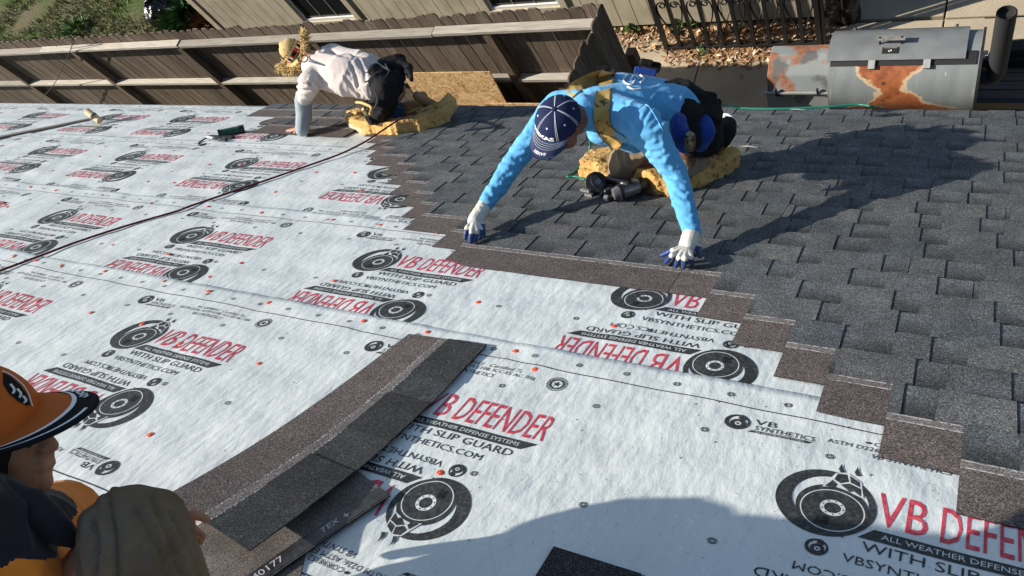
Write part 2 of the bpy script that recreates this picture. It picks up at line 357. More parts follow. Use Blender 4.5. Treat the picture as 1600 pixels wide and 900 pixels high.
class Flat:                                     # a flat print: 2-D pieces with ink (0 black, 1 red, 2 bare cloth) and layer
    def __init__(s): s.V = []; s.F = []; s.I = []; s.L = []
    def add(s, V, F, ink=0, layer=0):
        o = len(s.V); s.V += [tuple(v) for v in V]; s.L += [layer] * len(V); s.F += [tuple(i + o for i in f) for f in F]; s.I += [ink] * len(F); return s
    def poly(s, pts, ink=0, layer=0): return s.add(pts, [tuple(range(len(pts)))], ink, layer)
    def ann(s, c, ro, ri, ink=0, layer=0, n=40, ci=None, a0=0, a1=2 * PI, ay=1.0):
        ci = ci or c; V = []
        for k in range(n + 1):
            t = a0 + (a1 - a0) * k / n
            V += [(c[0] + ro * math.cos(t), c[1] + ro * ay * math.sin(t)), (ci[0] + ri * math.cos(t), ci[1] + ri * ay * math.sin(t))]
        return s.add(V, [(2 * k, 2 * k + 2, 2 * k + 3, 2 * k + 1) for k in range(n)], ink, layer)
    def disc(s, c, r, ink=0, layer=0, n=40, ay=1.0): return s.poly([(c[0] + r * math.cos(2 * PI * k / n), c[1] + r * ay * math.sin(2 * PI * k / n)) for k in range(n)], ink, layer)
    def text(s, *a, ink=0, layer=0, **k): V, F = txt(*a, **k); return s.add(V, F, ink, layer)
    def turned(s, c):                            # this print and itself turned half round about c
        n = len(s.V); V = [(2 * c[0] - x, 2 * c[1] - y) for x, y in s.V]; s.F += [tuple(i + n for i in f) for f in s.F[:]]; s.V += V; s.L += s.L[:]; s.I += s.I[:]; return s
    def cut(s, g):                               # cut along a grid so that the print can follow the waves
        bm = bmesh.new(); vs = [bm.verts.new((x, y, l)) for (x, y), l in zip(s.V, s.L)]
        for f, i in zip(s.F, s.I):
            try: bm.faces.new([vs[k] for k in f]).material_index = i
            except ValueError: pass
        A = np.array(s.V); lo, hi = A.min(0), A.max(0)
        for ax in (0, 1):
            k = math.ceil(lo[ax] / g)
            while k * g < hi[ax]:
                p = [0, 0, 0]; q = [0, 0, 0]; p[ax] = k * g; q[ax] = 1
                bmesh.ops.bisect_plane(bm, geom=bm.verts[:] + bm.edges[:] + bm.faces[:], plane_co=p, plane_no=q, dist=1e-6); k += 1
        bm.verts.index_update()
        s.V = [(v.co.x, v.co.y) for v in bm.verts]; s.L = [round(v.co.z) for v in bm.verts]
        s.F = [tuple(v.index for v in f.verts) for f in bm.faces]; s.I = [f.material_index for f in bm.faces]; bm.free(); return s
def bull(F, hx, hy, k=1.0, fine=True):          # the emblem: thick ring, roll of cloth and horned head
    c = lambda x, y: (hx + x * k, hy + y * k)
    F.ann(c(-.02, .015), .116 * k, .088 * k, 0, 0, 48, ci=c(-.010, .022))
    F.disc(c(-.002, .0), .083 * k, 0, 1, 40)
    F.poly([c(-.083, 0), c(-.075, -.05), c(.04, -.092), c(.0, -.02)], 0, 1)
    F.ann(c(0, -.008), .0735 * k, .0705 * k, 2, 2, 40)
    F.ann(c(0, 0), .029 * k, .0195 * k, 2, 2, 24)
    if fine:
        for q in range(9):
            a = 2 * PI * q / 9; F.disc(c(.0242 * math.cos(a), .0242 * math.sin(a)), .0024 * k, 0, 3, 6)
    F.poly([c(-.036, .068), c(-.012, .128), c(.018, .134), c(.05, .112), c(.062, .058), c(.04, .066), c(.02, .074), c(-.004, .078)], 2, 2)
    F.poly([c(-.030, .072), c(-.016, .100), c(-.002, .088), c(-.006, .074)], 0, 3)
    F.poly([c(-.013, .103), c(-.008, .126), c(.014, .130), c(.022, .106), c(.004, .094)], 0, 3)
    F.poly([c(.026, .104), c(.020, .128), c(.046, .112), c(.050, .095)], 0, 3)
    F.poly([c(.004, .090), c(.024, .100), c(.052, .090), c(.056, .064), c(.038, .076), c(.028, .070), c(.018, .080)], 0, 3)
    for sx in (-.002, .036):
        F.poly([c(sx + .0, .132), c(sx - .007, .145), c(sx - .002, .168), c(sx + .002, .150), c(sx + .010, .136)], 0, 3)
def small_bull(F, hx, hy, r):
    F.ann((hx, hy), r, r * .74, 0, 0, 24, ci=(hx + r * .06, hy + r * .05)); F.disc((hx + r * .1, hy - r * .2), r * .62, 0, 1, 20)
    F.ann((hx + r * .1, hy - r * .2), r * .26, r * .13, 2, 2, 12)
    F.poly([(hx - r * .1, hy + r * .5), (hx + r * .1, hy + r * 1.05), (hx + r * .5, hy + r * .9), (hx + r * .55, hy + r * .35)], 0, 1)
CEN = (.188, -.626)
def block_print():
    F = Flat(); bull(F, 0, -.445)
    F.text('VB', .096, -.468, .205, -.352, ink=1, bold=.0); F.text('DEFENDER', .232, -.468, .556, -.352, ink=1, bold=.0)
    F.poly([(.067, -.522), (.512, -.522), (.552, -.486), (.098, -.486)], 0, 0)
    F.text('ALL WEATHER DEFENSE SYSTEMS', .115, -.512, .500, -.4955, ink=2, layer=1)
    F.text('WITH SLIP GUARD', .079, -.560, .500, -.531)
    F.text('VBSYNTHETICS.COM', .045, -.606, .425, -.581)
    small_bull(F, -.012, -.585, .026)
    return F.turned(CEN).cut(.03)
def row_print():
    F = Flat(); small_bull(F, -.298, -.192, .036)
    F.text('VB', -.252, -.186, -.190, -.162); F.text('SYNTHETICS', -.246, -.213, -.085, -.192)
    F.poly([(-.262, -.227), (-.1, -.227), (-.088, -.217), (-.25, -.217)], 0, 0); F.text('ALL WEATHER DEFENSE SYSTEMS', -.24, -.2248, -.11, -.2195, ink=2, layer=1)
    F.disc((.045, -.167), .008, 0, 0, 10, ay=.6); F.text('COR98352', .058, -.176, .172, -.160); F.text('Certified To :', .20, -.177, .345, -.160, skew=.25)
    F.text('ASTM D226; ASTM E108; ICC-ES AC 188', -.055, -.202, .385, -.183)
    F.text('VB SYNTHETICS', .06, -.229, .245, -.210, skew=.25)
    c = (.467, -.190); F.ann(c, .027, .019, 0, 0, 24); 
    for q in range(26):
        a = 2 * PI * q / 26; p = (c[0] + .033 * math.cos(a), c[1] + .033 * math.sin(a)); F.poly([(p[0] - .0022, p[1] - .003), (p[0] + .0022, p[1] - .003), (p[0] + .0018, p[1] + .003), (p[0] - .0018, p[1] + .003)])
        F.poly([(c[0] + .023 * math.cos(a) + .003 * math.cos(q * 2.1), c[1] + .023 * math.sin(a) + .003 * math.sin(q * 2.1)), (c[0] + .023 * math.cos(a) + .0012, c[1] + .023 * math.sin(a)), (c[0] + .023 * math.cos(a), c[1] + .023 * math.sin(a) + .0012)], 2, 2)
    F.poly([(c[0] + (.014 if q % 2 == 0 else .0058) * math.sin(PI * q / 5), c[1] + (.014 if q % 2 == 0 else .0058) * math.cos(PI * q / 5)) for q in range(10)], 0, 0)
    return F.turned(CEN).cut(.03)
def marks():
    F = Flat()
    for y, x0, st, n in ((-.07, .492 - .675, .16875, 8), (-.26, .30 - .3375, .3375, 4), (-.66, .44 - .3375, .3375, 4)):
        for i in range(n):
            c = (x0 + st * i, y)
            F.ann(c, .0118, .0092, 0, 0, 18, ay=.85); F.ann(c, .0068, .0043, 0, 0, 12, ay=.85)
    return F
T_BLOCK, T_ROW, T_MARK = block_print(), row_print(), marks()
def lay(F, hole_u, e, parent, name, su=1.0):
    A = np.array(F.V); u = hole_u + A[:, 0] * su; s = e + A[:, 1]
    keep = s > -3
    n = sheet_n(u, s, e) + .0012 + .00035 * np.array(F.L)
    return link(name, mk(name, np.stack([u, s, n], 1), F.F, [M_INK, M_RED, M_WHT], F.I), parent, RF)
SHEETS = [  # lower edge s, hole positions of the printed blocks along the eave, label
    (4.935, [PR(55, 181)[0], PR(168, 185.5)[0], PR(285, 188)[0], PR(431, 213)[0] - .376], 'pale printed underlayment sheet nearest the eave, under the brown metal strip'),
    (3.945, [PR(62, 239)[0], PR(206, 246)[0], PR(377, 259)[0], PR(375, 259)[0] + 1.31], 'pale printed underlayment sheet next below the one at the eave, crossed by the rope'),
    (2.86, [PR(85, 344)[0] - 1.26, PR(85, 344)[0], PR(296, 373.5)[0], PR(588, 414.5)[0], PR(1003, 475)[0]], 'pale printed underlayment sheet across the middle, its right end under the blue shirt worker'),
    (1.985, [-4.19, -2.873, -1.522, -.174], 'pale printed underlayment sheet in the foreground with the bent loose shingle lying on it'),
    (.66, [-4.3, -3.0, -1.6, -.25], 'pale underlayment sheet under the crouching worker in the orange cap')]
for k, (e, holes, lab) in enumerate(SHEETS):
    r = root('underlayment_sheet', (0, 0, 0), lab, 'underlayment', 'overlapping sheets of roof underlayment', M=RF @ Matrix.Translation((-3, e, 0)))
    du = .03; us = np.arange(-12.9, 1.6, du); ss = e - np.concatenate([[0, .004], np.arange(.03, 1.2, .03)])
    Ug, Sg = np.meshgrid(us, ss); ew = .0035 * np.sin(Ug * 2.3 + e) + .002 * np.sin(Ug * 11)
    Sg[0] += ew[0]; Sg[1] += ew[0]; N = sheet_n(Ug, Sg, e)
    N[0] -= .0035
    nu = len(us); V = np.stack([Ug.ravel(), Sg.ravel(), N.ravel()], 1)
    idx = np.arange(len(V)).reshape(Ug.shape)
    F = np.stack([idx[:-1, :-1].ravel(), idx[1:, :-1].ravel(), idx[1:, 1:].ravel(), idx[:-1, 1:].ravel()], 1)
    link('woven_cloth', mk('woven_cloth', V, F, M_PAPER, smooth=True), r, RF)
    uu = np.arange(-12.9, 1.6, .03)
    for nm, off, wd in (('printed_stripe', .118, .0042), ('printed_stripe', 1.134, .0042)):
        A = np.stack([uu, e - off + wd / 2 + .002 * np.sin(uu * 3 + k) + .0022 * np.sin(uu * 8.3 + 2 * k)], 1); Bm = A - np.array([0, wd]); VV = []
        for q in (A, Bm): VV.append(np.stack([q[:, 0], q[:, 1], sheet_n(q[:, 0], q[:, 1], e) + .0012], 1))
        n_ = len(uu); VV = np.concatenate(VV); link(nm, mk(nm, VV, [(i, i + n_, i + n_ + 1, i + 1) for i in range(n_ - 1)], M_INK), r, RF)
    hs = sorted(holes)
    for h_ in [hs[0] - 1.3] + hs:
        lay(T_BLOCK, h_, e, r, 'printed_emblem'); lay(T_ROW, h_, e, r, 'printed_lettering'); o = lay(T_MARK, h_, e, r, 'nail_marks'); o['kind'] = 'stuff'
# ---- plastic cap nails
M_CAP = mat('orange_plastic_cap', (.85, .10, .035), .35, .5); M_NH = mat('nail_head_steel', (.35, .33, .32), .4, .5, .8)
def capnail_mesh():
    b = B(); n = 18; pr = [(.0, .0025), (.0035, .0025), (.005, .0016), (.009, .0022), (.0118, .0012), (.0125, 0)]
    V = []; F = []
    for r_, z in pr[1:]:
        for k in range(n): V.append((r_ * math.cos(2 * PI * k / n), r_ * math.sin(2 * PI * k / n), z))
    for i in range(len(pr) - 2):
        for k in range(n): F.append((i * n + k, (i + 1) * n + k, (i + 1) * n + (k + 1) % n, i * n + (k + 1) % n))
    F.append(tuple(range(n))); b.add(V, F, 0)
    return b
cn = capnail_mesh(); me_cap = mk('plastic_disc', cn.V, cn.F, M_CAP, smooth=True)
hb = B(); hb.tube([(0, 0, .0024), (0, 0, .0034)], .0032, 10); me_head = mk('nail_head', hb.V, hb.F, M_NH)
z = lambda ox, oy, s, L: [(ox + a / s, oy + b_ / s) for a, b_ in L]
CAPS = z(0, 160, 5, [(905, 205), (780, 433), (295, 518), (415, 540), (145, 440), (345, 358), (1157, 625), (1363, 635), (240, 668), (440, 700), (800, 733), (1183, 798), (60, 828), (860, 605), (600, 150)]) \
    + z(300, 160, 5, [(925, 263), (140, 495), (385, 497), (970, 555), (1270, 560), (655, 708), (410, 678), (545, 875), (130, 825), (1330, 695), (125, 245)]) \
    + z(0, 330, 5, [(405, 200), (885, 270), (120, 365), (285, 400), (485, 435), (825, 483), (1325, 347), (1290, 563), (715, 808), (1115, 895), (300, 720)]) \
    + z(300, 330, 5, [(1105, 80), (1475, 118), (385, 415), (145, 522), (145, 645), (605, 735), (1115, 558), (1345, 873)]) \
    + z(560, 340, 5, [(620, 135), (940, 673)]) + [(669, 522), (406, 570), (806, 552), (837, 582), (960, 512), (282, 540), (327, 459), (236, 682), (132, 646), (116, 798), (689, 741)]
def cap_place(q):
    u, s, _ = PR(*q)
    if q[0] < 40: w_ = 'near the left border of the photo'
    else:
        w_ = ''
    return u, s
def cap_words(px, py):
    """what a viewer would use to find this cap: the printed thing, lap or rope beside it"""
    vert = 'along the eave' if py < 215 else 'on the sheet behind the dark red rope' if py < 262 else 'below the first lap line' if py < 330 else 'on the sheet in the middle' if py < 470 else 'near the foreground lap' if py < 560 else 'on the foreground sheet'
    hor = 'far left' if px < 110 else 'left' if px < 260 else 'left of centre' if px < 450 else 'in front of the white shirt worker' if px < 640 else 'in front of the blue shirt worker' if px < 880 else 'under the blue shirt worker'
    return vert, hor
seen = {}
for i, q in enumerate(CAPS):
    u, s = cap_place(q); e = min([S[0] for S in SHEETS if S[0] >= s - .001] or [4.955]); v_, h_ = cap_words(*q)
    n_ = float(sheet_n(np.array(u), np.array(s), e)) + .0012
    key = (v_, h_); seen[key] = seen.get(key, 0) + 1
    r = root('cap_nail', (0, 0, 0), 'round orange plastic cap nail %s, %s' % (v_, h_), 'cap nail', 'orange cap nails', M=RF @ Matrix.Translation((u, s, n_)))
    r['spot'] = i; mm = WM[r.name] @ Matrix.Rotation(rng.uniform(-.12, .12), 4, 'X') @ Matrix.Rotation(rng.uniform(-.12, .12), 4, 'Y')
    link('plastic_disc', me_cap, r, mm); link('nail_head', me_head, r, mm)
CAPROOTS = [(o, CAPS[o['spot']]) for o in COL.objects if 'spot' in o.keys()]
# ------------------------------------------------------------------ shingles
def shingle_mesh(L, seed, name='shingle', bend=None, nx=1):
    r = random.Random(seed); b = B()
    def slab(x0, x1, y0, y1, z0, z1, mi, em=4, sides=True):
        # top in material mi, edges in asphalt; z0/z1 are bottom and top at butt; tilt handled by zt
        V = []
        for (x, y) in ((x0, y0), (x1, y0), (x1, y1), (x0, y1)):
            V.append((x, y, z0 + zt(y)))
        for (x, y) in ((x0, y0), (x1, y0), (x1, y1), (x0, y1)): V.append((x, y, z1 + zt(y)))
        b.add(V, [(4, 5, 6, 7)], mi); b.add(V, [(0, 3, 2, 1), (0, 1, 5, 4), (1, 2, 6, 5), (2, 3, 7, 6), (3, 0, 4, 7)], em)
    def zt(y): return .0045 + .018 * (y + .337) / .337 if name == 'shingle' else .0
    ov = -.176
    # top ply: headlap, nailing band, teeth
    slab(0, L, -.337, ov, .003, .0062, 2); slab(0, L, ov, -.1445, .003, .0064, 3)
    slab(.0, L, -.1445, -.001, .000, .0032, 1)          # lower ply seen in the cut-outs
    x = -r.uniform(0, .1); tooth = r.random() < .5; T = []
    while x < L:
        wd = r.choice([.105, .13, .16, .19, .215]) if tooth else r.choice([.085, .10, .125, .15])
        if tooth:
            a, c = max(x, 0), min(x + wd, L)
            if c - a > .02:
                f = .004
                V = [(a + f * 0, -.1445, .0032 + zt(-.1445)), (c, -.1445, .0032 + zt(-.1445)), (c, 0, .0032 + zt(0)), (a, 0, .0032 + zt(0)),
                     (a, -.1445, .0066 + zt(-.1445)), (c, -.1445, .0066 + zt(-.1445)), (c - .002, 0, .0072 + zt(0)), (a + .002, 0, .0072 + zt(0))]
                b.add(V, [(4, 5, 6, 7)], r.choice([0, 0, 5, 6])); b.add(V, [(0, 1, 5, 4), (1, 2, 6, 5), (2, 3, 7, 6), (3, 0, 4, 7)], 4)
        x += wd; tooth = not tooth
    return b
M_TOOTH2 = granules('blue_grey_granules', (.050, .058, .066), (.108, .124, .136), (.33, .35, .37))
M_TOOTH3 = granules('grey_granules', (.066, .068, .070), (.145, .149, .153), (.38, .38, .38))
MS = [M_TOOTH, M_SHADE, M_HEAD, M_NAIL, M_EDGE, M_TOOTH2, M_TOOTH3]
sf = root('shingle_field', (0, 0, 0), 'dark charcoal laminated shingles nailed on the right part of the roof in stepped courses', 'shingles', M=RF @ Matrix.Translation((-2, 4.9, 0)))
variants = []
for k in range(9):
    b = shingle_mesh(1.0, 100 + k); variants.append(mk('shingle', b.V, b.F, MS, b.I))
STARTS = {0: -5.55, 1: -3.95, 2: -3.93, 3: -3.84, 4: -3.70, 5: -3.59, 6: -3.47, 7: -3.36, 8: -3.12, 9: -2.97, 10: -2.83, 11: -2.67, 12: -2.53, 13: -2.41, 14: -2.13, 15: -1.98, 16: -.765, 17: -.60, 18: -.43, 19: -.28, 20: -.10, 21: .085, 22: .25, 23: .42, 24: .57}
rj = random.Random(5)
for j, u0 in STARTS.items():
    S = 4.962 - .143 * j; u = u0; q = 0
    while u < 1.45:
        L = 1.0 if not (j == 15 and q == 0) else 1.06
        me = variants[(j * 5 + q * 3 + rj.randrange(9)) % 9]
        o = link('shingle', me, sf, RF @ Matrix.Translation((u, S + rj.uniform(-.0015, .0015), rj.uniform(0, .0006))) @ Matrix.Rotation(rj.uniform(-.0015, .0015), 4, 'Z') @ Matrix.Diagonal((L * .998, 1, 1, 1)))
        u += L * 1.0 + .001; q += 1
b = B()
def speck(u, s, r_):
    e = min([S[0] for S in SHEETS if S[0] >= s] or [4.935]); n_ = float(sheet_n(np.array(u), np.array(s), e)); a = rng.uniform(0, 6.28); p = [(u + r_ * math.cos(a + k * 2.1), s + r_ * math.sin(a + k * 2.1), n_ + .0003) for k in range(3)] + [(u, s, n_ + r_ * .9)]
    b.add(p, [(0, 1, 3), (1, 2, 3), (2, 0, 3)], int(rng.integers(0, 3)))
for i in range(1500):
    if i % 3 == 0: k = rng.integers(8, 24); u, s = START_U[k] - abs(rng.normal(0, .18)), 4.96 - .143 * k - .33 + rng.normal(0, .08)
    elif i % 3 == 1: u, s = rng.uniform(-1.6, .1), rng.uniform(1.0, 1.95)
    else: u, s = rng.normal(-1.5, .4), rng.normal(1.4, .35)
    speck(u, s, rng.uniform(.0006, .0018) if rng.random() < .95 else rng.uniform(.002, .004))
o = b.build('loose_granules', [M_EDGE, mat('grey_grit', (.12, .12, .12), .9), mat('brown_grit', (.22, .13, .08), .9)], None, RF); tag(o, 'loose dark shingle granules scattered on the pale sheets', 'grit', kind='stuff')
# ------------------------------------------------------------------ loose shingles
def bent(name, L, W, prof, place, mats, flip=False, label='', lx=None, seed=3, teeth=True, nx=28, cols=None):
    """a laminated shingle lying across the sheet: place(a, b, z) -> roof coordinates; a along its length 0..L, b across 0..W"""
    r = root('loose_shingle', (0, 0, 0), label, 'shingle', M=RF @ Matrix.Translation([float(v) for v in place(L / 2, W / 2, 0)]))
    def strip(b, b0, b1, z0, z1, mi, a0=0, a1=L, n=nx, nb=2):
        A = np.linspace(a0, a1, max(2, int(n * (a1 - a0) / L) + 1)); Bn = np.linspace(b0, b1, nb + 1)
        V = []; 
        for zz in (z0, z1):
            for aa in A:
                for bb_ in Bn: V.append(place(aa, bb_, zz))
        na, nbb = len(A), len(Bn); o2 = na * nbb; F = []; E = []
        for i in range(na - 1):
            for k in range(nbb - 1): F.append((o2 + i * nbb + k, o2 + (i + 1) * nbb + k, o2 + (i + 1) * nbb + k + 1, o2 + i * nbb + k + 1)); E.append((i * nbb + k, i * nbb + k + 1, (i + 1) * nbb + k + 1, (i + 1) * nbb + k))
            for k in (0, nbb - 1): E.append((i * nbb + k, (i + 1) * nbb + k, o2 + (i + 1) * nbb + k, o2 + i * nbb + k))
        for i in (0, na - 1):
            for k in range(nbb - 1): E.append((i * nbb + k, i * nbb + k + 1, o2 + i * nbb + k + 1, o2 + i * nbb + k))
        off = len(b.V); b.add(V, F, mi); b.add(V, E, 4)
    if not flip:
        b = B(); strip(b, 0, .143, .0, .0035, 2); b.build('headlap', MS, r, RF)
        b = B(); strip(b, .143, .1765, .0, .0037, 3); b.build('nailing_band', M_NBL, r, RF)
        b = B(); strip(b, .1765, W - .001, .0, .0035, 1); b.build('lower_ply', [M_LTOOTH, M_LOW, M_HEAD, M_NAIL, M_EDGE], r, RF)
        x = 0; tooth = True; rr_ = random.Random(seed)
        for wd in cols or (.18, .12, .2, .12, .17, .2, .1):
            if tooth and x < L: b = B(); strip(b, .1765, W, .0036, .0072, 0, x, min(x + wd, L)); b.build('tab', [M_LTOOTH, M_LOW, M_HEAD, M_NAIL, M_EDGE], r, RF)
            x += wd; tooth = not tooth
    return r, strip
def band_obj_mat():                               # nailing band with flecks, coordinates taken from its own strip (roof coordinates here)
    return granules('flecked_nailing_band', (.13, .12, .118), (.24, .22, .215), (.60, .57, .55), big=.3)
M_NBL0 = band_obj_mat(); M_LTOOTH = granules('near_black_tab_granules', (.020, .022, .024), (.046, .049, .052), (.16, .165, .17))
M_LOW = granules('charcoal_lower_ply_granules', (.026, .029, .032), (.060, .065, .069), (.18, .19, .195))
M_NBL = [M_TOOTH, M_SHADE, M_HEAD, M_NBL0, M_EDGE]
# main loose shingle: corner pixels of the photograph give its four corners on the sheet; the near end is lifted by the hand
c0 = PR(640, 527)[:2]; c1 = PR(765, 547)[:2]; e0 = PR(262, 782, .07)[:2]; e1 = PR(392, 866, .075)[:2]
def place_main(a, b_, zz):
    t = a / 1.0
    A0 = np.array([-1.735, 1.902]); A1 = np.array([-1.395, 1.918])
    # centre line curves gently
    p0 = A0 * (1 - t) + e0 * t; p1 = A1 * (1 - t) + e1 * t
    bow = math.sin(PI * t) * np.array([.012, -.008]) * (b_ / .337 + .3); p = p0 * (1 - b_ / .337) + p1 * (b_ / .337) + bow
    lift = .012 + .07 * t ** 2.2 + .004 * math.sin(PI * t * 2 + b_ * 5) + .006 * (b_ / .337 - .5) * math.sin(5 * t)
    return (p[0], p[1], lift + zz)
r_main, _ = bent('loose_shingle', 1.0, .337, None, place_main, MS, label='bent charcoal shingle with brown headlap, its near end held up by the orange cap worker', cols=(.215, .115, .19, .14, .16, .2))
# flecks of sealant on the loose shingle band
b = B()
for line in (.144, .1745):
    a_ = .0
    while a_ < 1:
        a_ += rng.uniform(.002, .016)
        if math.sin(a_ * 31 + line * 90) + rng.uniform(-1, .6) > .55: continue
        l_ = rng.uniform(.0015, .006); w_ = rng.uniform(.0014, .0036); bb_ = line + rng.normal(0, .0012)
        V = [place_main(min(a_ + dx, 1), bb_ + dy, .0041) for dx, dy in ((0, 0), (l_, 0), (l_ * .8, w_), (0, w_))]
        b.add(V, [(0, 1, 2, 3)])
M_FLECK = mat('sealant_flecks', (.66, .64, .62), .6)
o = b.build('sealant_flecks', M_FLECK, r_main, RF); o['kind'] = 'stuff'
# flipped shingle below it: sanded back and a dark release tape along the right edge
f0 = PR(556, 742)[:2]; f1 = PR(612, 782)[:2]; g1 = PR(330, 960)[:2] ; 
dirl = np.array(PR(470, 882)[:2]) - np.array(PR(612, 783)[:2]); dirl = dirl / np.linalg.norm(dirl); perp = np.array([dirl[1], -dirl[0]])
if np.dot(perp, np.array([-1, .2])) < 0: perp = -perp
def place_flip(a, b_, zz):
    p = np.array(f1) + dirl * a + perp * b_
    return (p[0], p[1], .0145 + .003 * math.sin(a * 7) + zz)
r = root('loose_shingle', (0, 0, 0), 'upside down shingle with brown sanded back and dark lettered tape, half under the bent one', 'shingle', M=RF @ Matrix.Translation([float(v) for v in place_flip(.5, .16, 0)]))
def pstrip(place, a0, a1, b0, b1, z0, z1, mats, nm, parent, nx=20):
    b = B(); A = np.linspace(a0, a1, nx); V = [place(a, bb_, zz) for a in A for bb_, zz in ((b0, z0), (b1, z0), (b1, z1), (b0, z1))]
    F = []; I = []
    for i in range(nx - 1):
        for k in range(4): F.append((i * 4 + k, (i + 1) * 4 + k, (i + 1) * 4 + (k + 1) % 4, i * 4 + (k + 1) % 4)); I.append(0 if k == 2 else 1)
    F += [(0, 1, 2, 3), tuple((nx - 1) * 4 + k for k in (3, 2, 1, 0))]; I += [1, 1]
    me = mk(nm, V, F, mats, I); return link(nm, me, parent, RF)
pstrip(place_flip, 0, .75, 0, .335, 0, .006, [M_BACK, M_EDGE], 'sanded_back', r)
M_TAPE = mat('release_tape', (.018, .018, .020), .35, .5, col2=(.045, .045, .045), scale=60, bump=.3, bscale=120, bdist=.002)
pstrip(place_flip, 0.0, .75, .004, .052, .006, .0072, [M_TAPE, M_EDGE], 'release_tape', r)
V, F = txt('40177', 0, 0, .085, .022); W_ = [place_flip(.40 - v[0], .020 + v[1], .0078) for v in V]
M_LET = mat('pale_lettering', (.45, .47, .5), .6); link('printed_number', mk('printed_number', W_, F, M_LET), r, RF)
V, F = txt('TEX', 0, 0, .055, .018, skew=.3); W_ = [place_flip(.20 - v[0], .022 + v[1], .0078) for v in V]; link('printed_word', mk('printed_word', W_, F, M_LET), r, RF)
st = [((0.012 if q % 2 == 0 else .004) * math.sin(2 * PI * q / 8), (0.012 if q % 2 == 0 else .004) * math.cos(2 * PI * q / 8)) for q in range(8)]
link('printed_star', mk('printed_star', [place_flip(.125 - a, .028 + c, .0078) for a, c in st], [tuple(range(8))], M_LET), r, RF)
# third piece, charcoal, entering at the bottom
def place_third(a, b_, zz):
    c = np.array(PR(866, 860)[:2]); d1 = np.array(PR(1000, 902)[:2]) - c; d1 /= np.linalg.norm(d1); d2 = np.array([d1[1], -d1[0]]); 
    p = c + d1 * a + d2 * b_; return (p[0], p[1], .007 + zz)
bent('loose_shingle', .5, .337, None, lambda a, b_, zz: place_third((.337 - b_) * 1.4, a, zz), MS, label='dark charcoal shingle corner lying on the sheet at the lower border of the photo', cols=(.3, .1, .2))
# scrap under the hand
def place_scrap(a, b_, zz):
    p = np.array(PR(318, 846)[:2]) + np.array([.55, -.83]) * a * .9 + np.array([.83, .55]) * b_; return (p[0], p[1], .006 + zz)
r = root('loose_shingle', (0, 0, 0), 'brown grey shingle lying face down beneath the bent shingle, next to the khaki knee', 'shingle', M=RF @ Matrix.Translation([float(v) for v in place_scrap(.1, .1, 0)]))
pstrip(place_scrap, 0, .6, 0, .3, 0, .006, [M_BACK, M_EDGE], 'sanded_back', r)
# shingle lying loose by the white shirt worker, second course not yet nailed
b = shingle_mesh(1.0, 55); me = mk('shingle', b.V, b.F, MS, b.I)
for lab, u, s, rz in (('brown headed shingle laid loose under the hand of the white shirt worker', -5.12, 4.72, .02), ('dark shingle laid loose before the white shirt worker, lapping onto the printed cloth', -4.98, 4.50, -.03)):
    r = root('loose_shingle', (0, 0, 0), lab, 'shingle', M=RF @ Matrix.Translation((u, s, .004)) @ Matrix.Rotation(rz, 4, 'Z')); mm = WM[r.name].copy()
    bb = shingle_mesh(1.0, int(-u * 100)); link('laminated_strip', mk('laminated_strip', bb.V, bb.F, MS, bb.I), r, mm @ Matrix.Translation((0, 0, .004)))
# ------------------------------------------------------------------ weathered fence
def wood_extra(c1, c2, c3, pale=0.0, axis='z'):
    def ex(t, b, src):
        oi = t.nodes.new('ShaderNodeObjectInfo'); add = t.nodes.new('ShaderNodeVectorMath'); add.operation = 'ADD'
        sv = t.nodes.new('ShaderNodeVectorMath'); sv.operation = 'SCALE'; sv.inputs[0].default_value = (9, 4, 17); t.links.new(oi.outputs['Random'], sv.inputs['Scale'])
        t.links.new(src, add.inputs[0]); t.links.new(sv.outputs[0], add.inputs[1]); s2 = add.outputs[0]
        st = {'z': (14, 14, .9), 'x': (.9, 14, 14)}[axis]
        f1 = noisef(t, s2, 5, .3, .7, 7, st); c = mixcol(t, f1, c1, c2)
        f2 = noisef(t, s2, 2.2, .45, .75, 6, (1.5, 1.5, .8)); c = mixcol(t, f2, c, c3)
        f3 = noisef(t, s2, 12, .68, .80, 4, (5, 5, .7)); c = mixcol(t, f3, c, (.42, .40, .36) if not pale else (.10, .09, .08))
        mm = t.nodes.new('ShaderNodeMix'); mm.data_type = 'RGBA'; mm.blend_type = 'MULTIPLY'; mm.inputs[0].default_value = 1
        rv = t.nodes.new('ShaderNodeMapRange'); rv.inputs[3].default_value = .72; rv.inputs[4].default_value = 1.25; t.links.new(oi.outputs['Random'], rv.inputs[0])
        t.links.new(c, mm.inputs[6]); t.links.new(rv.outputs[0], mm.inputs[7]); t.links.new(mm.outputs[2], b.inputs['Base Color'])
        n2 = t.nodes.new('ShaderNodeTexNoise'); n2.inputs['Scale'].default_value = 8; mp = t.nodes.new('ShaderNodeMapping'); mp.inputs['Scale'].default_value = st
        t.links.new(s2, mp.inputs[0]); t.links.new(mp.outputs[0], n2.inputs['Vector']); bp = t.nodes.new('ShaderNodeBump'); bp.inputs['Strength'].default_value = .6; bp.inputs['Distance'].default_value = .004
        t.links.new(n2.outputs[0], bp.inputs['Height']); t.links.new(bp.outputs[0], b.inputs['Normal'])
    return ex
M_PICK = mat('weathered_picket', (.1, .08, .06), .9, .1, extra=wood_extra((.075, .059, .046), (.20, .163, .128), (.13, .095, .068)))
M_PDARK = mat('shaded_picket', (.1, .08, .06), .9, .1, extra=wood_extra((.06, .046, .036), (.14, .115, .09), (.10, .075, .055)))  # darker copy of the picket wood, shade put into its colour
M_RAIL = mat('grey_rail', (.3, .28, .25), .9, .1, extra=wood_extra((.26, .24, .205), (.46, .43, .37), (.36, .335, .29), 1, 'x'))
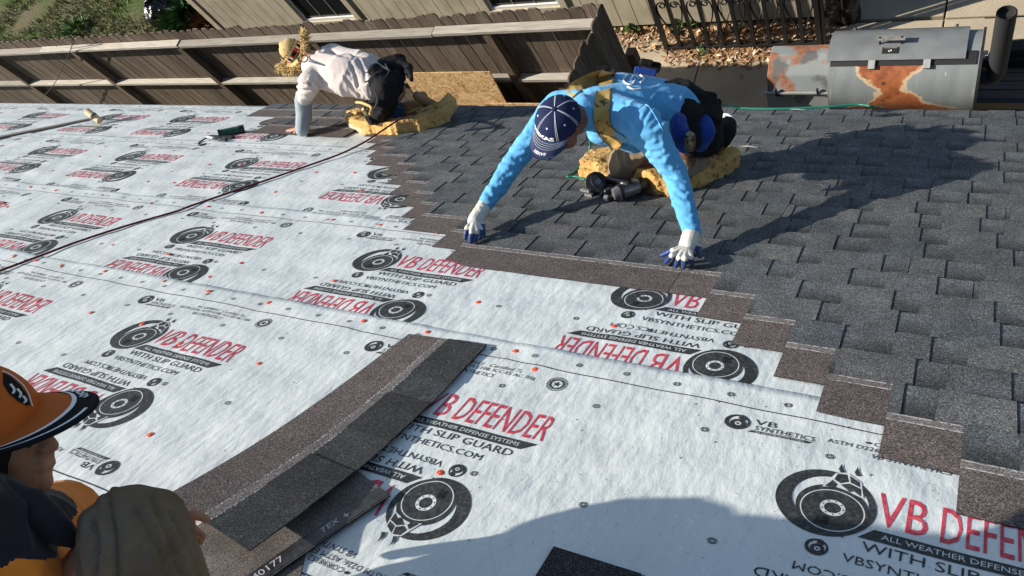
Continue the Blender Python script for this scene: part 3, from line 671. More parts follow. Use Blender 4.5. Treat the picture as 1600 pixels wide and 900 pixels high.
M_POST = mat('brown_post', (.1, .07, .05), .9, .1, extra=wood_extra((.10, .07, .048), (.24, .19, .145), (.14, .10, .075)))
def picket_mesh(w_, h_, t_=.016):
    c = .03
    o = [(-w_ / 2, 0), (w_ / 2, 0), (w_ / 2, h_ - c), (w_ / 2 - c, h_), (-w_ / 2 + c, h_), (-w_ / 2, h_ - c)]
    V = [(x, 0, z_) for x, z_ in o] + [(x, t_, z_) for x, z_ in o]; n = 6
    return V, [tuple(range(n)), tuple(range(n, 2 * n))[::-1]] + [(i + n, (i + 1) % n + n, (i + 1) % n, i) for i in range(n)]
def picket_me(m_, k): V, F = picket_mesh(.139, 1.92 - .01 * k); return mk('picket', V, F, m_)
pv = [picket_me(M_PICK, k) for k in range(4)]; pd = [picket_me(M_PDARK, k) for k in range(3)]
fe = root('wooden_fence', (-9, 5.5, GZ), 'long weathered brown privacy fence with pale top rail in front of the beige house', 'fence')
FX0, FX1, FY = -17.2, -3.1, 5.545
x = FX1 - .07; k = 0
while x > FX0:
    o = link('picket', pv[k % 4], fe, Matrix.Translation((x, FY + rng.uniform(0, .006), GZ + .04 + rng.uniform(-.02, .02))) @ Matrix.Rotation(rng.normal(0, .004), 4, 'Y')); x -= .1475; k += 1
posts = [-16.35, -13.95, -11.55, -9.15, -6.75, -4.36]
for px_ in posts:
    b = B(); b.box((px_, FY - .047, GZ + .88), (.09, .09, 1.76), None); b.build('post', M_POST, fe)
for a_, c_ in zip([-17.2] + posts, posts + [-3.1]):
    for zz, nm in ((-4.92, 'rail'), (-5.68, 'rail')):
        b = B(); b.box(((a_ + c_) / 2, FY - .047, zz), (c_ - a_ - .094, .088, .04)); b.build(nm, M_RAIL, fe)
for a_, c_, dz in ((-17.2, -12.3, .0), (-12.3, -9.1, .012), (-9.09, -5.0, -.004), (-4.995, -3.12, .006)):
    b = B(); b.box(((a_ + c_) / 2, FY - .055, -4.125 + dz), (c_ - a_ - .006, .105, .042), None); b.build('top_rail', M_RAIL, fe, bevel=.004)
fr_ = root('return_fence', (-3.1, 5.0, GZ), 'short fence section turning the corner, its dark shaded boards facing the iron gate', 'fence')
k = 0; y = FY - .03
while y > 3.75:
    RZ = Matrix.Rotation(PI / 2 - .108, 4, 'Z'); xx = -3.045 - .12 * (FY - y) * .9
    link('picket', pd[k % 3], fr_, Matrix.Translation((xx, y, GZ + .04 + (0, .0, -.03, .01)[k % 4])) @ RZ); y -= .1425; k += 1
for zz in (-4.14, -4.92, -5.68):
    b = B(); b.bar((-3.115, FY - .11, zz), (-3.285, 3.8, zz), .05, .088 if zz > -4.2 else .05); b.build('rail', M_RAIL, fr_)
b = B(); b.box((-3.17, FY - .17, GZ + .85), (.09, .09, 1.7)); b.build('post', M_POST, fr_)
b = B(); pc = ZP(985, 80, -5.1); b.box((pc[0], pc[1], (GZ + pc[2]) / 2), (.10, .10, pc[2] - GZ)); o = b.build('gate_post', M_PDARK); tag(o, 'short dark wooden post standing just right of the fence corner', 'post')
# cable hanging over the fence
M_CABLE = mat('black_cable', (.012, .012, .012), .6)
def spline(pts, n=12):
    pts = [np.array(p, float) for p in pts]; out = []
    for i in range(len(pts) - 1):
        p0 = pts[max(i - 1, 0)]; p1 = pts[i]; p2 = pts[i + 1]; p3 = pts[min(i + 2, len(pts) - 1)]
        for k in range(n):
            t = k / n; out.append(.5 * ((2 * p1) + (-p0 + p2) * t + (2 * p0 - 5 * p1 + 4 * p2 - p3) * t * t + (-p0 + 3 * p1 - 3 * p2 + p3) * t ** 3))
    out.append(pts[-1]); return out
b = B(); b.tube(spline([YP(88, 72, FY - .12), YP(102, 64, FY - .12), YP(114, 62, FY - .115), YP(110, 78, FY - .13), YP(96, 110, FY - .16), YP(80, 138, FY - .2), YP(55, 162, FY - .24)]), .006, 6)
b.tube(spline([YP(102, 57, FY - .1), YP(96, 66, FY - .12)]), .006, 6); tag(b.build('hanging_cable', M_CABLE, smooth=True), 'thin black cable hung over the fence top rail, drooping to the roof edge', 'cable')
# OSB boards
def osb_extra(t, b, src):
    v = t.nodes.new('ShaderNodeTexVoronoi'); v.inputs['Scale'].default_value = 26
    mp = t.nodes.new('ShaderNodeMapping'); mp.inputs['Scale'].default_value = (1, 1, 1.9); mp.inputs['Rotation'].default_value = (0, .6, 0); n = t.nodes.new('ShaderNodeTexNoise'); n.inputs['Scale'].default_value = 9
    mx = t.nodes.new('ShaderNodeVectorMath'); mx.operation = 'MULTIPLY_ADD'; t.links.new(n.outputs['Color'], mx.inputs[0]); mx.inputs[1].default_value = (.25, .25, .25); t.links.new(src, mx.inputs[2])
    t.links.new(src, n.inputs['Vector']); t.links.new(mx.outputs[0], mp.inputs[0]); t.links.new(mp.outputs[0], v.inputs['Vector'])
    sep = t.nodes.new('ShaderNodeSeparateColor'); t.links.new(v.outputs['Color'], sep.inputs[0])
    r = t.nodes.new('ShaderNodeValToRGB'); e = r.color_ramp.elements; e[0].color = (.24, .13, .055, 1); e[1].color = (.66, .46, .25, 1); q = e.new(.25); q.color = (.42, .26, .115, 1)
    t.links.new(sep.outputs[0], r.inputs[0]); t.links.new(r.outputs[0], b.inputs['Base Color'])
M_OSB = mat('strand_board', (.5, .33, .17), .8, .2, extra=osb_extra)
b = B(); t0 = YP(628, 114, 5.38); t1 = YP(756, 113, 5.38); b.bar((t0[0] + .59, 5.24, GZ + .03), (t0[0] + .59, 5.38, t0[2]), 1.2, .012, up=(0, -1, 0)); tag(b.build('strand_board', M_OSB), 'tan strand board sheet leaning on the fence behind the white shirt worker', 'board')
b = B(); a_ = YP(757, 161, 5.3); c_ = YP(860, 159, 5.3); b.bar(((a_[0] + c_[0]) / 2, 5.22, GZ + .02), ((a_[0] + c_[0]) / 2, 5.3, a_[2]), c_[0] - a_[0], .012, up=(0, -1, 0)); tag(b.build('strand_board', M_OSB), 'low offcut of tan strand board right of the large sheet, just over the roof edge', 'board')
# ------------------------------------------------------------------ neighbouring house
M_SIDE = mat('beige_siding', (.42, .39, .32), .7, .25, extra=lambda t, b, s: (t.links.new(mixcol(t, noisef(t, s, 3, .45, .75, 8), mixcol(t, noisef(t, s, 2, .3, .7, 6, (9, 1, .7)), (.41, .37, .275), (.50, .455, .35)), (.32, .28, .205)), b.inputs['Base Color'])), bump=.3, bscale=60, bdist=.003)
M_TRIM = mat('cream_trim', (.50, .455, .34), .6, .3, col2=(.42, .38, .28), scale=9)
M_WFR = mat('white_sash', (.62, .62, .60), .5, .4)
M_GLS = mat('dark_window_glass', (.012, .014, .016), .08, .6)
M_FND = mat('mossy_foundation', (.14, .13, .09), .9, col2=(.07, .09, .035), scale=7, bump=.5, bscale=30)
nh = root('neighbour_house', (-6, 8, GZ), 'beige wooden house with vertical board siding and two dark windows behind the fence', 'house')
HY = 6.9; HX0, HX1 = -10.55, -1.25; HB = -5.76
wins = [(-8.62, -7.62), (-5.42, -4.42)]; WB = -5.36
M_GRV = mat('siding_groove', (.10, .095, .08), .9)
b = B(); b.box(((HX0 + HX1) / 2, HY + 2.5, -4.2), (HX1 - HX0 - .04, 4.96, 3.1)); b.build('wall_core', M_GRV, nh)
bmesh_s = {}
x = HX0 + .1; wd = .203
while x < HX1 - .05:
    x1 = min(x + wd, HX1 - .06); zb = HB
    inside = [w_ for w_ in wins if x1 > w_[0] + .002 and x < w_[1] - .002]
    segs = [(x, x1, HB, -2.7)]
    if inside:
        w_ = inside[0]; segs = [(x, x1, HB, WB - .09)]
        if x < w_[0]: segs.append((x, w_[0], WB - .088, -2.7))
        if x1 > w_[1]: segs.append((w_[1], x1, WB - .088, -2.7))
    for (xa, xb, za, zc) in segs:
        if xb - xa > .03: bb = B(); bb.box(((xa + xb) / 2, HY - .006, (za + zc) / 2), (xb - xa - .010, .024, zc - za)); bb.build('siding_board', M_SIDE, nh)
    x += wd
b = B(); b.box((HX0 + .04, HY - .012, (HB - 2.7) / 2), (.12, .05, -2.7 - HB)); b.build('corner_trim', M_TRIM, nh)
b = B(); b.box((HX1 - .01, HY - .012, (HB - 2.7) / 2), (.10, .05, -2.7 - HB)); b.build('corner_trim', M_TRIM, nh)
b = B(); b.box(((HX0 + HX1) / 2, HY + .05, (HB + GZ) / 2 - .002), (HX1 - HX0 - .02, .08, HB - GZ - .004)); b.build('foundation', M_FND, nh)
for (wa, wb) in wins:
    WT = -3.9; b = B(); b.box(((wa + wb) / 2, HY - .02, WB - .045), (wb - wa + .17, .05, .088))
    for xx in (wa - .043, wb + .043): b.box((xx, HY - .02, (WB + WT) / 2 + .001), (.084, .05, WT - WB))
    b.box(((wa + wb) / 2, HY - .02, WT + .045), (wb - wa + .17, .05, .088)); wf = b.build('window', M_TRIM, nh)
    b = B()
    for xx in (wa + .02, wb - .02): b.box((xx, HY - .004, (WB + WT) / 2), (.035, .03, WT - WB - .002))
    b.box(((wa + wb) / 2, HY - .004, WB + .02), (wb - wa - .078, .03, .036)); b.build('sash', M_WFR, wf)
    for i in range(3):
        xa = wa + .04 + (wb - wa - .08) * i / 3; xb = wa + .04 + (wb - wa - .08) * (i + 1) / 3
        b = B(); b.box(((xa + xb) / 2, HY + .014, (WB + WT) / 2 + .02), (xb - xa - .012, .006, WT - WB - .05)); b.build('pane', M_GLS, wf)
    b = B(); 
    for i in (1, 2): b.box((wa + .04 + (wb - wa - .08) * i / 3, HY + .008, (WB + WT) / 2 + .02), (.011, .012, WT - WB - .052))
    b.build('glazing_bars', mat('grey_glazing_bar', (.22, .22, .21), .5), wf)
b = B(); b.box((HX0 + 4.6, HY + 2.4, -2.55), (10.4, 5.6, .12)); b.build('roof', mat('neighbour_roof', (.1, .09, .085), .9), nh)
# ------------------------------------------------------------------ yard: tree, plants, leaves, grass, bag
def bark_extra(t, b, s):
    c = mixcol(t, noisef(t, s, 7, .45, .55, 8, (1, 1, .5)), (.020, .017, .014), (.085, .07, .055)); c = mixcol(t, noisef(t, s, 9, .62, .68, 5), c, (.30, .28, .24)); t.links.new(c, b.inputs['Base Color'])
M_BARK = mat('mottled_bark', (.05, .04, .03), .95, .1, bump=1.0, bscale=22, bdist=.03, extra=bark_extra)
tp = ZP(1297, 34, GZ); tp2 = ZP(1326, 34, GZ)
tr = root('tree', tp, 'dark mottled tree with two stems growing against the corner of the beige house', 'tree')
b = B(); b.chain([(tp + np.array([0, 0, -.05]), .16), (tp + np.array([-.02, 0, .5]), .11), (tp + np.array([-.06, .02, 2.2]), .09), (tp + np.array([-.15, .1, 4.2]), .05)], 16)
b.chain([(tp2 + np.array([0, 0, -.05]), .13), (tp2 + np.array([.02, 0, .6]), .09), (tp2 + np.array([.12, .0, 2.6]), .06)], 14)
b.organic('trunk', M_BARK, tr, vox=.03, smooth=2, fn=lambda c, n: .03 * nz3(c, (6, 6, 3), 3))
M_LEAF = mat('leaf_green', (.05, .11, .025), .6, .3, col2=(.10, .17, .045), scale=9)
def leafV(c, d, l, w_, nrm):
    d = d / np.linalg.norm(d); s_ = np.cross(d, nrm); s_ /= np.linalg.norm(s_) + 1e-9
    return [c, c + d * l * .45 + s_ * w_, c + d * l + nrm * (-.1 * l), c + d * l * .45 - s_ * w_]
b = B(); cc = tp + np.array([-.1, .3, 4.6])
for i in range(900):
    v = rng.normal(0, 1, 3); v /= np.linalg.norm(v); c = cc + v * np.array([1.1, .9, .8]) * rng.uniform(.5, 1); b.add(leafV(c, rng.normal(0, 1, 3), .10, .03, rng.normal(0, 1, 3)), [(0, 1, 2, 3)])
o = b.build('crown', M_LEAF, tr); o['kind'] = 'stuff'
def weed(pos, n, h_, name, lab, wd=.02, M_=None, sp=1.0):
    b = B()
    for i in range(n):
        a = rng.uniform(0, 2 * PI); el = rng.uniform(.3, 1.2); d = np.array([math.cos(a) * math.cos(el), math.sin(a) * math.cos(el), math.sin(el)])
        c = np.array(pos) + np.array([math.cos(a), math.sin(a), 0]) * rng.uniform(0, h_ * .5 * sp) + np.array([0, 0, rng.uniform(.0, h_ * .5)])
        b.add(leafV(c, d, h_ * rng.uniform(.3, .7), wd * rng.uniform(.6, 1.3), np.cross(d, rng.normal(0, 1, 3)) * .6 + np.array([0, 0, .6])), [(0, 1, 2, 3)])
    return tag(b.build(name, M_ or M_LEAF), lab, 'plant')
weed(ZP(993, 47, GZ + .02), 60, .22, 'weed', 'bright green weed at the wall foot left of the iron gate', .03)
weed(ZP(1066, 42, GZ + .02), 70, .24, 'weed', 'green weed growing behind the left bars of the iron gate', .03)
weed(ZP(1092, 82, GZ + .08), 22, .10, 'weed', 'small green weed in the driveway joint below the iron gate', .015)
weed(ZP(302, 30, GZ), 420, .55, 'shrub', 'dark green leafy shrub between the trash bag and the house corner', .045, mat('shrub_leaf', (.025, .07, .02), .5, .4, col2=(.05, .11, .03), scale=6), 1.5)
weed(ZP(330, 36, GZ), 200, .35, 'shrub', 'reddish brown dry shrub at the foot of the house corner', .03, mat('dry_leaf', (.10, .045, .025), .8, col2=(.16, .08, .04), scale=9), 1.5)
weed(ZP(127, 46, GZ), 120, .3, 'weed', 'light green leafy clump in the grass behind the fence top', .03, None, 1.5)
# leaf litter
b = B(); LM = [mat('dry_leaf_tan', (.30, .18, .09), .8, col2=(.48, .32, .18), scale=20), mat('dry_leaf_brown', (.20, .10, .05), .8, col2=(.33, .18, .09), scale=20), mat('dry_leaf_pale', (.58, .47, .33), .8)]
for i in range(2700):
    px_ = rng.uniform(930, 1300); base = 44 if px_ > 1000 else 40
    py_ = 34 + abs(rng.normal(0, 1)) * (16 if px_ < 1030 else 22)
    if rng.random() < .25: px_, py_ = rng.normal(1130, 45), rng.normal(82, 10)
    c = ZP(px_, py_, GZ + .056 + rng.uniform(0, .025))
    if c[1] > HY - .03: continue
    a = rng.uniform(0, 2 * PI); d = np.array([math.cos(a), math.sin(a), rng.uniform(-.2, .5)])
    b.add(leafV(c, d, rng.uniform(.05, .11), rng.uniform(.009, .020), np.array([rng.normal(0, .6), rng.normal(0, .5), 1.0])), [(0, 1, 2, 3)], int(rng.choice([0, 0, 1, 1, 1, 2])))
tag(b.build('fallen_leaves', LM), 'tan and brown fallen leaves heaped along the wall foot behind the iron gate', 'leaves', kind='stuff')
# grass
def grass():
    n = 42000; xs_ = rng.uniform(-21, -9.3, n); ys_ = rng.uniform(6.2, 12.5, n)
    keep = (xs_ < -10.7) | (ys_ < 6.7); f = np.array([noise.noise(Vector((a * .8, c * .8, 3))) for a, c in zip(xs_, ys_)]); keep &= (f > -.22 + .3 * rng.random(n) - .15)
    xs_, ys_ = xs_[keep], ys_[keep]; n = len(xs_); h_ = rng.uniform(.04, .13, n); a = rng.uniform(0, 2 * PI, n); ln = rng.uniform(.02, .10, n); wv = rng.uniform(.006, .014, n)
    b0 = np.stack([xs_ - np.sin(a) * wv, ys_ + np.cos(a) * wv, np.full(n, GZ)], 1); b1 = np.stack([xs_ + np.sin(a) * wv, ys_ - np.cos(a) * wv, np.full(n, GZ)], 1)
    tp_ = np.stack([xs_ + np.cos(a) * ln, ys_ + np.sin(a) * ln, GZ + h_], 1); V = np.empty((3 * n, 3)); V[0::3] = b0; V[1::3] = b1; V[2::3] = tp_
    return V, np.arange(3 * n).reshape(-1, 3), rng.choice([0, 0, 0, 1, 1, 2], n)
V, F, I = grass()
GM = [mat('grass_green', (.055, .11, .022), .7, .2, col2=(.09, .14, .03), scale=3), mat('grass_olive', (.12, .13, .04), .8, .2), mat('grass_straw', (.26, .21, .12), .8, .2)]
link('lawn_grass', mk('lawn_grass', V, F, GM, I)); tag(bpy.data.objects['lawn_grass'], 'patchy green and straw coloured grass with bare soil behind the fence', 'grass', kind='stuff')
# trash bag
M_BAG = mat('black_plastic_bag', (.012, .013, .015), .22, .6, bump=.6, bscale=14, bdist=.03)
bp_ = ZP(262, 40, GZ); r = root('trash_bag', bp_, 'shiny black plastic trash bag slumped on the grass by the house corner', 'bag')
b = B(); b.ell(bp_ + np.array([0, .1, .22]), np.eye(3), (.30, .28, .26)); b.ell(bp_ + np.array([-.02, .45, .28]), np.eye(3), (.34, .3, .3)); b.cap(bp_ + np.array([0, .1, .4]), .12, bp_ + np.array([.05, .2, .6]), .05)
b.organic('bag_body', M_BAG, r, vox=.025, smooth=2, fn=folds(.045, 5, None, 4))
# ------------------------------------------------------------------ iron gate leaning on the wall
M_IRON = mat('black_wrought_iron', (.012, .012, .013), .45, .5, bump=.2, bscale=60, bdist=.002)
gt = root('iron_gate', ZP(1150, 75, GZ + .1), 'black wrought iron gate with scrolls standing against the wall of the beige house', 'gate')
ga = ZP(1042, 74, GZ + .09); gb = ZP(1281, 68, GZ + .09); gy = (ga[1] + gb[1]) / 2; gx0, gx1 = ga[0], gb[0]; gzb = GZ + .09
tilt = .045
def gp(x, h_): return np.array([x, gy + tilt * h_, gzb + h_])
b = B(); b.bar(gp(gx0, 0), gp(gx1, 0), .05, .05); b.build('bottom_rail', M_IRON, gt)
b = B(); b.bar(gp(gx0, 1.75), gp(gx1, 1.75), .03, .03); b.build('top_rail', M_IRON, gt)
nb_ = 10
for i in range(nb_ + 1):
    x = gx0 + (gx1 - gx0) * i / nb_; w_ = .050 if i in (0, nb_) else .036
    b = B(); b.bar(gp(x, .0 if i in (0, nb_) else .018), gp(x, 1.75), w_, w_, up=(0, 1, 0)); b.build('bar', M_IRON, gt)
b = B(); b.bar(gp(gx1 + .05, -.03), gp(gx1 + .05, 1.8), .036, .036, up=(0, 1, 0)); b.build('hinge_post', M_IRON, gt)
for i in range(nb_):
    xc = gx0 + (gx1 - gx0) * (i + .5) / nb_; sg = 1 if i % 2 else -1; b = B(); pts = []
    for k in range(26):
        t = k / 25; a = PI * 2.6 * t; rr_ = .052 * (1 - .72 * t); pts.append(gp(xc + sg * (rr_ * math.cos(a)) - sg * .012, .64 + rr_ * math.sin(a) + .01))
    b.tube(pts, .009, 6)
    pts2 = [gp(xc + sg * .045, .64), gp(xc + sg * .05, .55), gp(xc + sg * .02, .42), gp(xc - sg * .03, .30), gp(xc - sg * .055, .20)]
    b.tube(spline(pts2, 6), .009, 6)
    if i in (4, 5, 6): b.tube(spline([gp(xc - .02, .02), gp(xc + .0, .10), gp(xc + .06, .15)], 6), .006, 6); b.tube([gp(xc - .07, .16), gp(xc + .07, .55)], .007, 6)
    b.build('scroll', M_IRON, gt, smooth=True)
# ------------------------------------------------------------------ barrel smoker
def grill_extra(t, b, s):
    xyz = t.nodes.new('ShaderNodeSeparateXYZ'); t.links.new(s, xyz.inputs[0])
    def m2(op, a, c=None, d=None):
        q = t.nodes.new('ShaderNodeMath'); q.operation = op
        for i, v in enumerate((a, c, d)):
            if v is None: continue
            if isinstance(v, (int, float)): q.inputs[i].default_value = v
            else: t.links.new(v, q.inputs[i])
        return q.outputs[0]
    dx = m2('ABSOLUTE', m2('SUBTRACT', m2('MULTIPLY_ADD', xyz.outputs[2], .35, m2('ADD', xyz.outputs[0], 1.76)), -.635)); zz = xyz.outputs[2]
    zt = m2('ABSOLUTE', m2('SUBTRACT', zz, -5.03)); wv = m2('MULTIPLY_ADD', m2('POWER', zt, 1.3), 2.0, .105)
    nf = noisef(t, s, 7, 0, 1, 8); nn = m2('MULTIPLY_ADD', nf, .34, -.17)
    r_ = m2('SUBTRACT', m2('ADD', wv, nn), dx)
    mr = t.nodes.new('ShaderNodeMapRange'); mr.inputs[1].default_value = -.012; mr.inputs[2].default_value = .03; t.links.new(r_, mr.inputs[0])
    mr2 = t.nodes.new('ShaderNodeMapRange'); mr2.inputs[1].default_value = -.03; mr2.inputs[2].default_value = -.002; t.links.new(r_, mr2.inputs[0])
    steel = mixcol(t, noisef(t, s, 3, .3, .7, 7, (3, 1, .6)), (.165, .187, .190), (.225, .247, .248))
    stre = mixcol(t, noisef(t, s, 9, .66, .74, 4, (6, 1, .25)), steel, (.42, .38, .30))
    pale = mixcol(t, mr2.outputs[0], stre, (.62, .48, .30))
    rust = mixcol(t, noisef(t, s, 12, .35, .65, 8), (.20, .058, .022), (.36, .125, .045)); rust = mixcol(t, noisef(t, s, 26, .60, .66, 4), rust, (.10, .035, .02))
    t.links.new(mixcol(t, mr.outputs[0], pale, rust), b.inputs['Base Color'])
M_BARREL = mat('rusting_grey_steel', (.25, .27, .28), .5, .4, .15, extra=grill_extra)
M_LID = mat('grey_smoker_lid', (.15, .165, .17), .5, .4, .2, col2=(.20, .215, .22), scale=5, bump=.1, bscale=80, bdist=.001)
def fire_extra(t, b, s):
    f = noisef(t, s, 5.5, .44, .52, 7, (1, 1, 1)); xyz = t.nodes.new('ShaderNodeSeparateXYZ'); t.links.new(s, xyz.inputs[0])
    steel = mixcol(t, noisef(t, s, 3, .3, .7, 6), (.17, .19, .195), (.23, .25, .25))
    rs = mixcol(t, noisef(t, s, 16, .35, .65, 6), (.17, .075, .045), (.29, .125, .068)); c = mixcol(t, noisef(t, s, 4.2, .46, .54, 6, None), steel, rs); c = mixcol(t, noisef(t, s, 4.5, .54, .60, 5, (1, 1, 1), ), c, (.10, .10, .10))
    t.links.new(c, b.inputs['Base Color'])
M_FRUST = mat('rusted_firebox_lid', (.3, .2, .15), .7, .3, extra=fire_extra)
M_STEEL = mat('grey_firebox_steel', (.29, .31, .315), .5, .4, .2, col2=(.36, .36, .34), scale=8, stretch=(5, 1, .4))
M_BLK = mat('black_steel', (.015, .015, .017), .5, .4)
M_SHINY = mat('bare_steel_plate', (.62, .60, .55), .35, .5, .7, col2=(.4, .36, .3), scale=30)
AY, AZ, BR = 5.71, -5.17, .335
sm = root('barrel_smoker', (-.6, AY, GZ), 'grey steel barrel smoker with a rust stained belly standing on the driveway', 'smoker')
def arc(x0, x1, r, a0, a1, th, n=32):
    V = []; F = []
    for k in range(n + 1):
        a = math.radians(a0 + (a1 - a0) * k / n)
        for x in (x0, x1):
            for rr_ in (r, r - th): V.append((x, AY + rr_ * math.cos(a), AZ + rr_ * math.sin(a)))
    for k in range(n):
        o = 4 * k; q = o + 4; F += [(o, o + 2, q + 2, q), (o + 1, q + 1, q + 3, o + 3), (o, q, q + 1, o + 1), (o + 2, o + 3, q + 3, q + 2)]
    F += [(0, 1, 3, 2), (4 * n, 4 * n + 2, 4 * n + 3, 4 * n + 1)]
    return V, F
b = B(); b.add(*arc(-1.15, .0, BR, 0, 359.9, .006, 72)); b.add([(-1.148, AY + (BR - .007) * math.cos(2 * PI * k / 40), AZ + (BR - .007) * math.sin(2 * PI * k / 40)) for k in range(40)], [tuple(range(40))]); b.build('barrel', M_BARREL, sm, smooth=False)
b = B(); b.add([(.002, AY + (BR + .02) * math.cos(2 * PI * k / 40), AZ + (BR + .02) * math.sin(2 * PI * k / 40)) for k in range(40)] + [(.022, AY + (BR + .02) * math.cos(2 * PI * k / 40), AZ + (BR + .02) * math.sin(2 * PI * k / 40)) for k in range(40)],
               [tuple(range(40))[::-1], tuple(range(40, 80))] + [(k, (k + 1) % 40, 40 + (k + 1) % 40, 40 + k) for k in range(40)]); b.build('end_plate', M_BLK, sm)
b = B(); b.add(*arc(-1.17, -.10, BR + .03, 4, 112, .008, 36)); lid = b.build('lid', M_LID, sm)
b = B(); b.add(*arc(-1.14, -.02, BR + .012, 100, 119, .010, 8)); b.build('lid_gap_shade', M_BLK, sm)  # black strip put in for the shade of the gap under the lid
def onlid(x, a, off): a = math.radians(a); return np.array([x, AY + (BR + .03 + off) * math.cos(a), AZ + (BR + .03 + off) * math.sin(a)])
aa = 88.0; T_ = np.array([0, -math.sin(math.radians(aa)), math.cos(math.radians(aa))]); N_ = np.array([0, math.cos(math.radians(aa)), math.sin(math.radians(aa))]); RL = np.array([[1, 0, 0], T_, N_]).T
c_ = onlid(-.675, aa, .07); b = B(); b.box(c_, (.23, .052, .012), RL); hd = b.build('handle', M_SHINY, lid, bevel=.002)
b = B()
for dx in (-.085, .085): b.tube([onlid(-.675 + dx, aa, -.002), onlid(-.675 + dx, aa, .082)], .009, 8)
b.build('handle_stud', M_BLK, lid)
c_ = onlid(-.67, 99, .004); a9 = math.radians(99); R9 = np.array([[1, 0, 0], [0, -math.sin(a9), math.cos(a9)], [0, math.cos(a9), math.sin(a9)]]).T
b = B(); b.box(c_, (.125, .058, .006), R9); b.build('name_plate', M_BLK, lid)
b = B(); R9 = np.array(R9)
b.box(c_ + R9 @ np.array([0, -.021, .0045]), (.10, .006, .002), R9)
b.tube([c_ + R9 @ np.array([.012 * math.cos(t) * (1 + .3 * math.sin(2 * t)), .010 * math.sin(t) + .006, .0045]) for t in np.linspace(0, 2 * PI, 14)], .0018, 5, cap=False)
b.tube([c_ + R9 @ np.array([-.006, -.004, .0045]), c_ + R9 @ np.array([.008, .016, .0045])], .0016, 5); b.build('plate_marks', M_SHINY, lid)
for hx in (-.80, -.375):
    a1 = math.radians(118); b = B(); R1 = np.array([[1, 0, 0], [0, -math.sin(a1), math.cos(a1)], [0, math.cos(a1), math.sin(a1)]]).T
    b.box((hx, AY + (BR + .022) * math.cos(a1), AZ + (BR + .022) * math.sin(a1)), (.055, .075, .03), R1); b.build('latch_bracket', M_STEEL, sm, bevel=.003)
for tx in (-1.0, -.2): b = B(); b.tube([onlid(tx, 42, -.005), onlid(tx, 42, .022)], .012, 8); b.build('lid_bolt', M_BLK, lid)
# firebox
F0, F1 = -1.735, -1.155
b = B(); pr = [(5.50, GZ + .12), (5.50, -5.175), (5.88, -5.175), (5.88, GZ + .12)]; V = [(x, y_, z_) for x in (F0, F1) for y_, z_ in pr]; b.add(V, [(0, 1, 2, 3), (7, 6, 5, 4), (0, 4, 5, 1), (1, 5, 6, 2), (2, 6, 7, 3), (3, 7, 4, 0)]); b.build('firebox', M_STEEL, sm, bevel=.006)
b = B(); pr = [(5.492, -5.17), (5.58, -5.03), (5.76, -4.96), (5.89, -4.99), (5.89, -5.17)]; V = [(x, y_, z_) for x in (F0 + .02, F1 - .0) for y_, z_ in pr]; b.add(V, [(0, 1, 2, 3, 4), (9, 8, 7, 6, 5)] + [(k, k + 5, (k + 1) % 5 + 5, (k + 1) % 5) for k in range(5)]); b.build('firebox_lid', M_FRUST, sm, bevel=.008)
b = B(); b.box(((F0 + F1) / 2, 5.487, -5.18), (F1 - F0 + .012, .022, .02)); b.build('firebox_rim', M_STEEL, sm)
for hx in (F0 + .11, F1 - .10):
    b = B(); b.box((hx, 5.48, -5.145), (.016, .02, .07)); b.box((hx + .025, 5.475, -5.197), (.07, .018, .016)); b.build('hinge', M_BLK, sm)
b = B(); c_ = np.array([F0 + .31, 5.489, -5.24]); b.add([c_ + np.array(v) for v in ((-.055, -.01, .035), (.065, -.01, .035), (.0, -.012, -.08), (-.02, -.012, -.08), (-.055, .008, .035), (.065, .008, .035), (.0, .008, -.08), (-.02, .008, -.08))], [(0, 3, 2, 1), (4, 5, 6, 7), (0, 1, 5, 4), (1, 2, 6, 5), (2, 3, 7, 6), (3, 0, 4, 7)]); b.build('air_vent', M_BLK, sm)
# chimney
M_CHIM = mat('flat_black_paint', (.03, .03, .032), .7, .3, bump=.2, bscale=90, bdist=.001)
sx, sy = .135, 5.6; top = YP(1568, 20, sy)[2]; bot = YP(1550, 120, sy)[2]
b = B(); pts = [(.02, sy, bot)] + [(.075 + .06 * math.sin(t), sy, bot + .06 - .06 * math.cos(t)) for t in (0.01, .5, 1.0, 1.5)] + [(sx, sy, bot + .2), (sx, sy, top)]; b.tube(pts, .07, 24, cap=False); b.tube([(sx, sy, top - .0), (sx, sy, top - .4)], .062, 24, cap=False); b.build('chimney', M_CHIM, sm)
b = B(); b.tube([(sx, sy, top - .05), (sx, sy, top - .056)], .0615, 24); b.build('damper', M_CHIM, sm)
b = B(); b.tube([(sx - .14, sy, top - .05), (sx + .14, sy, top - .05)], .005, 6); b.build('damper_rod', M_BLK, sm)
for lx in (-1.0, -.15):
    for ly in (5.5, 5.92): b = B(); b.bar((lx, ly, GZ), (lx, ly, -5.4), .05, .05, up=(0, 1, 0)); b.build('leg', M_BLK, sm)
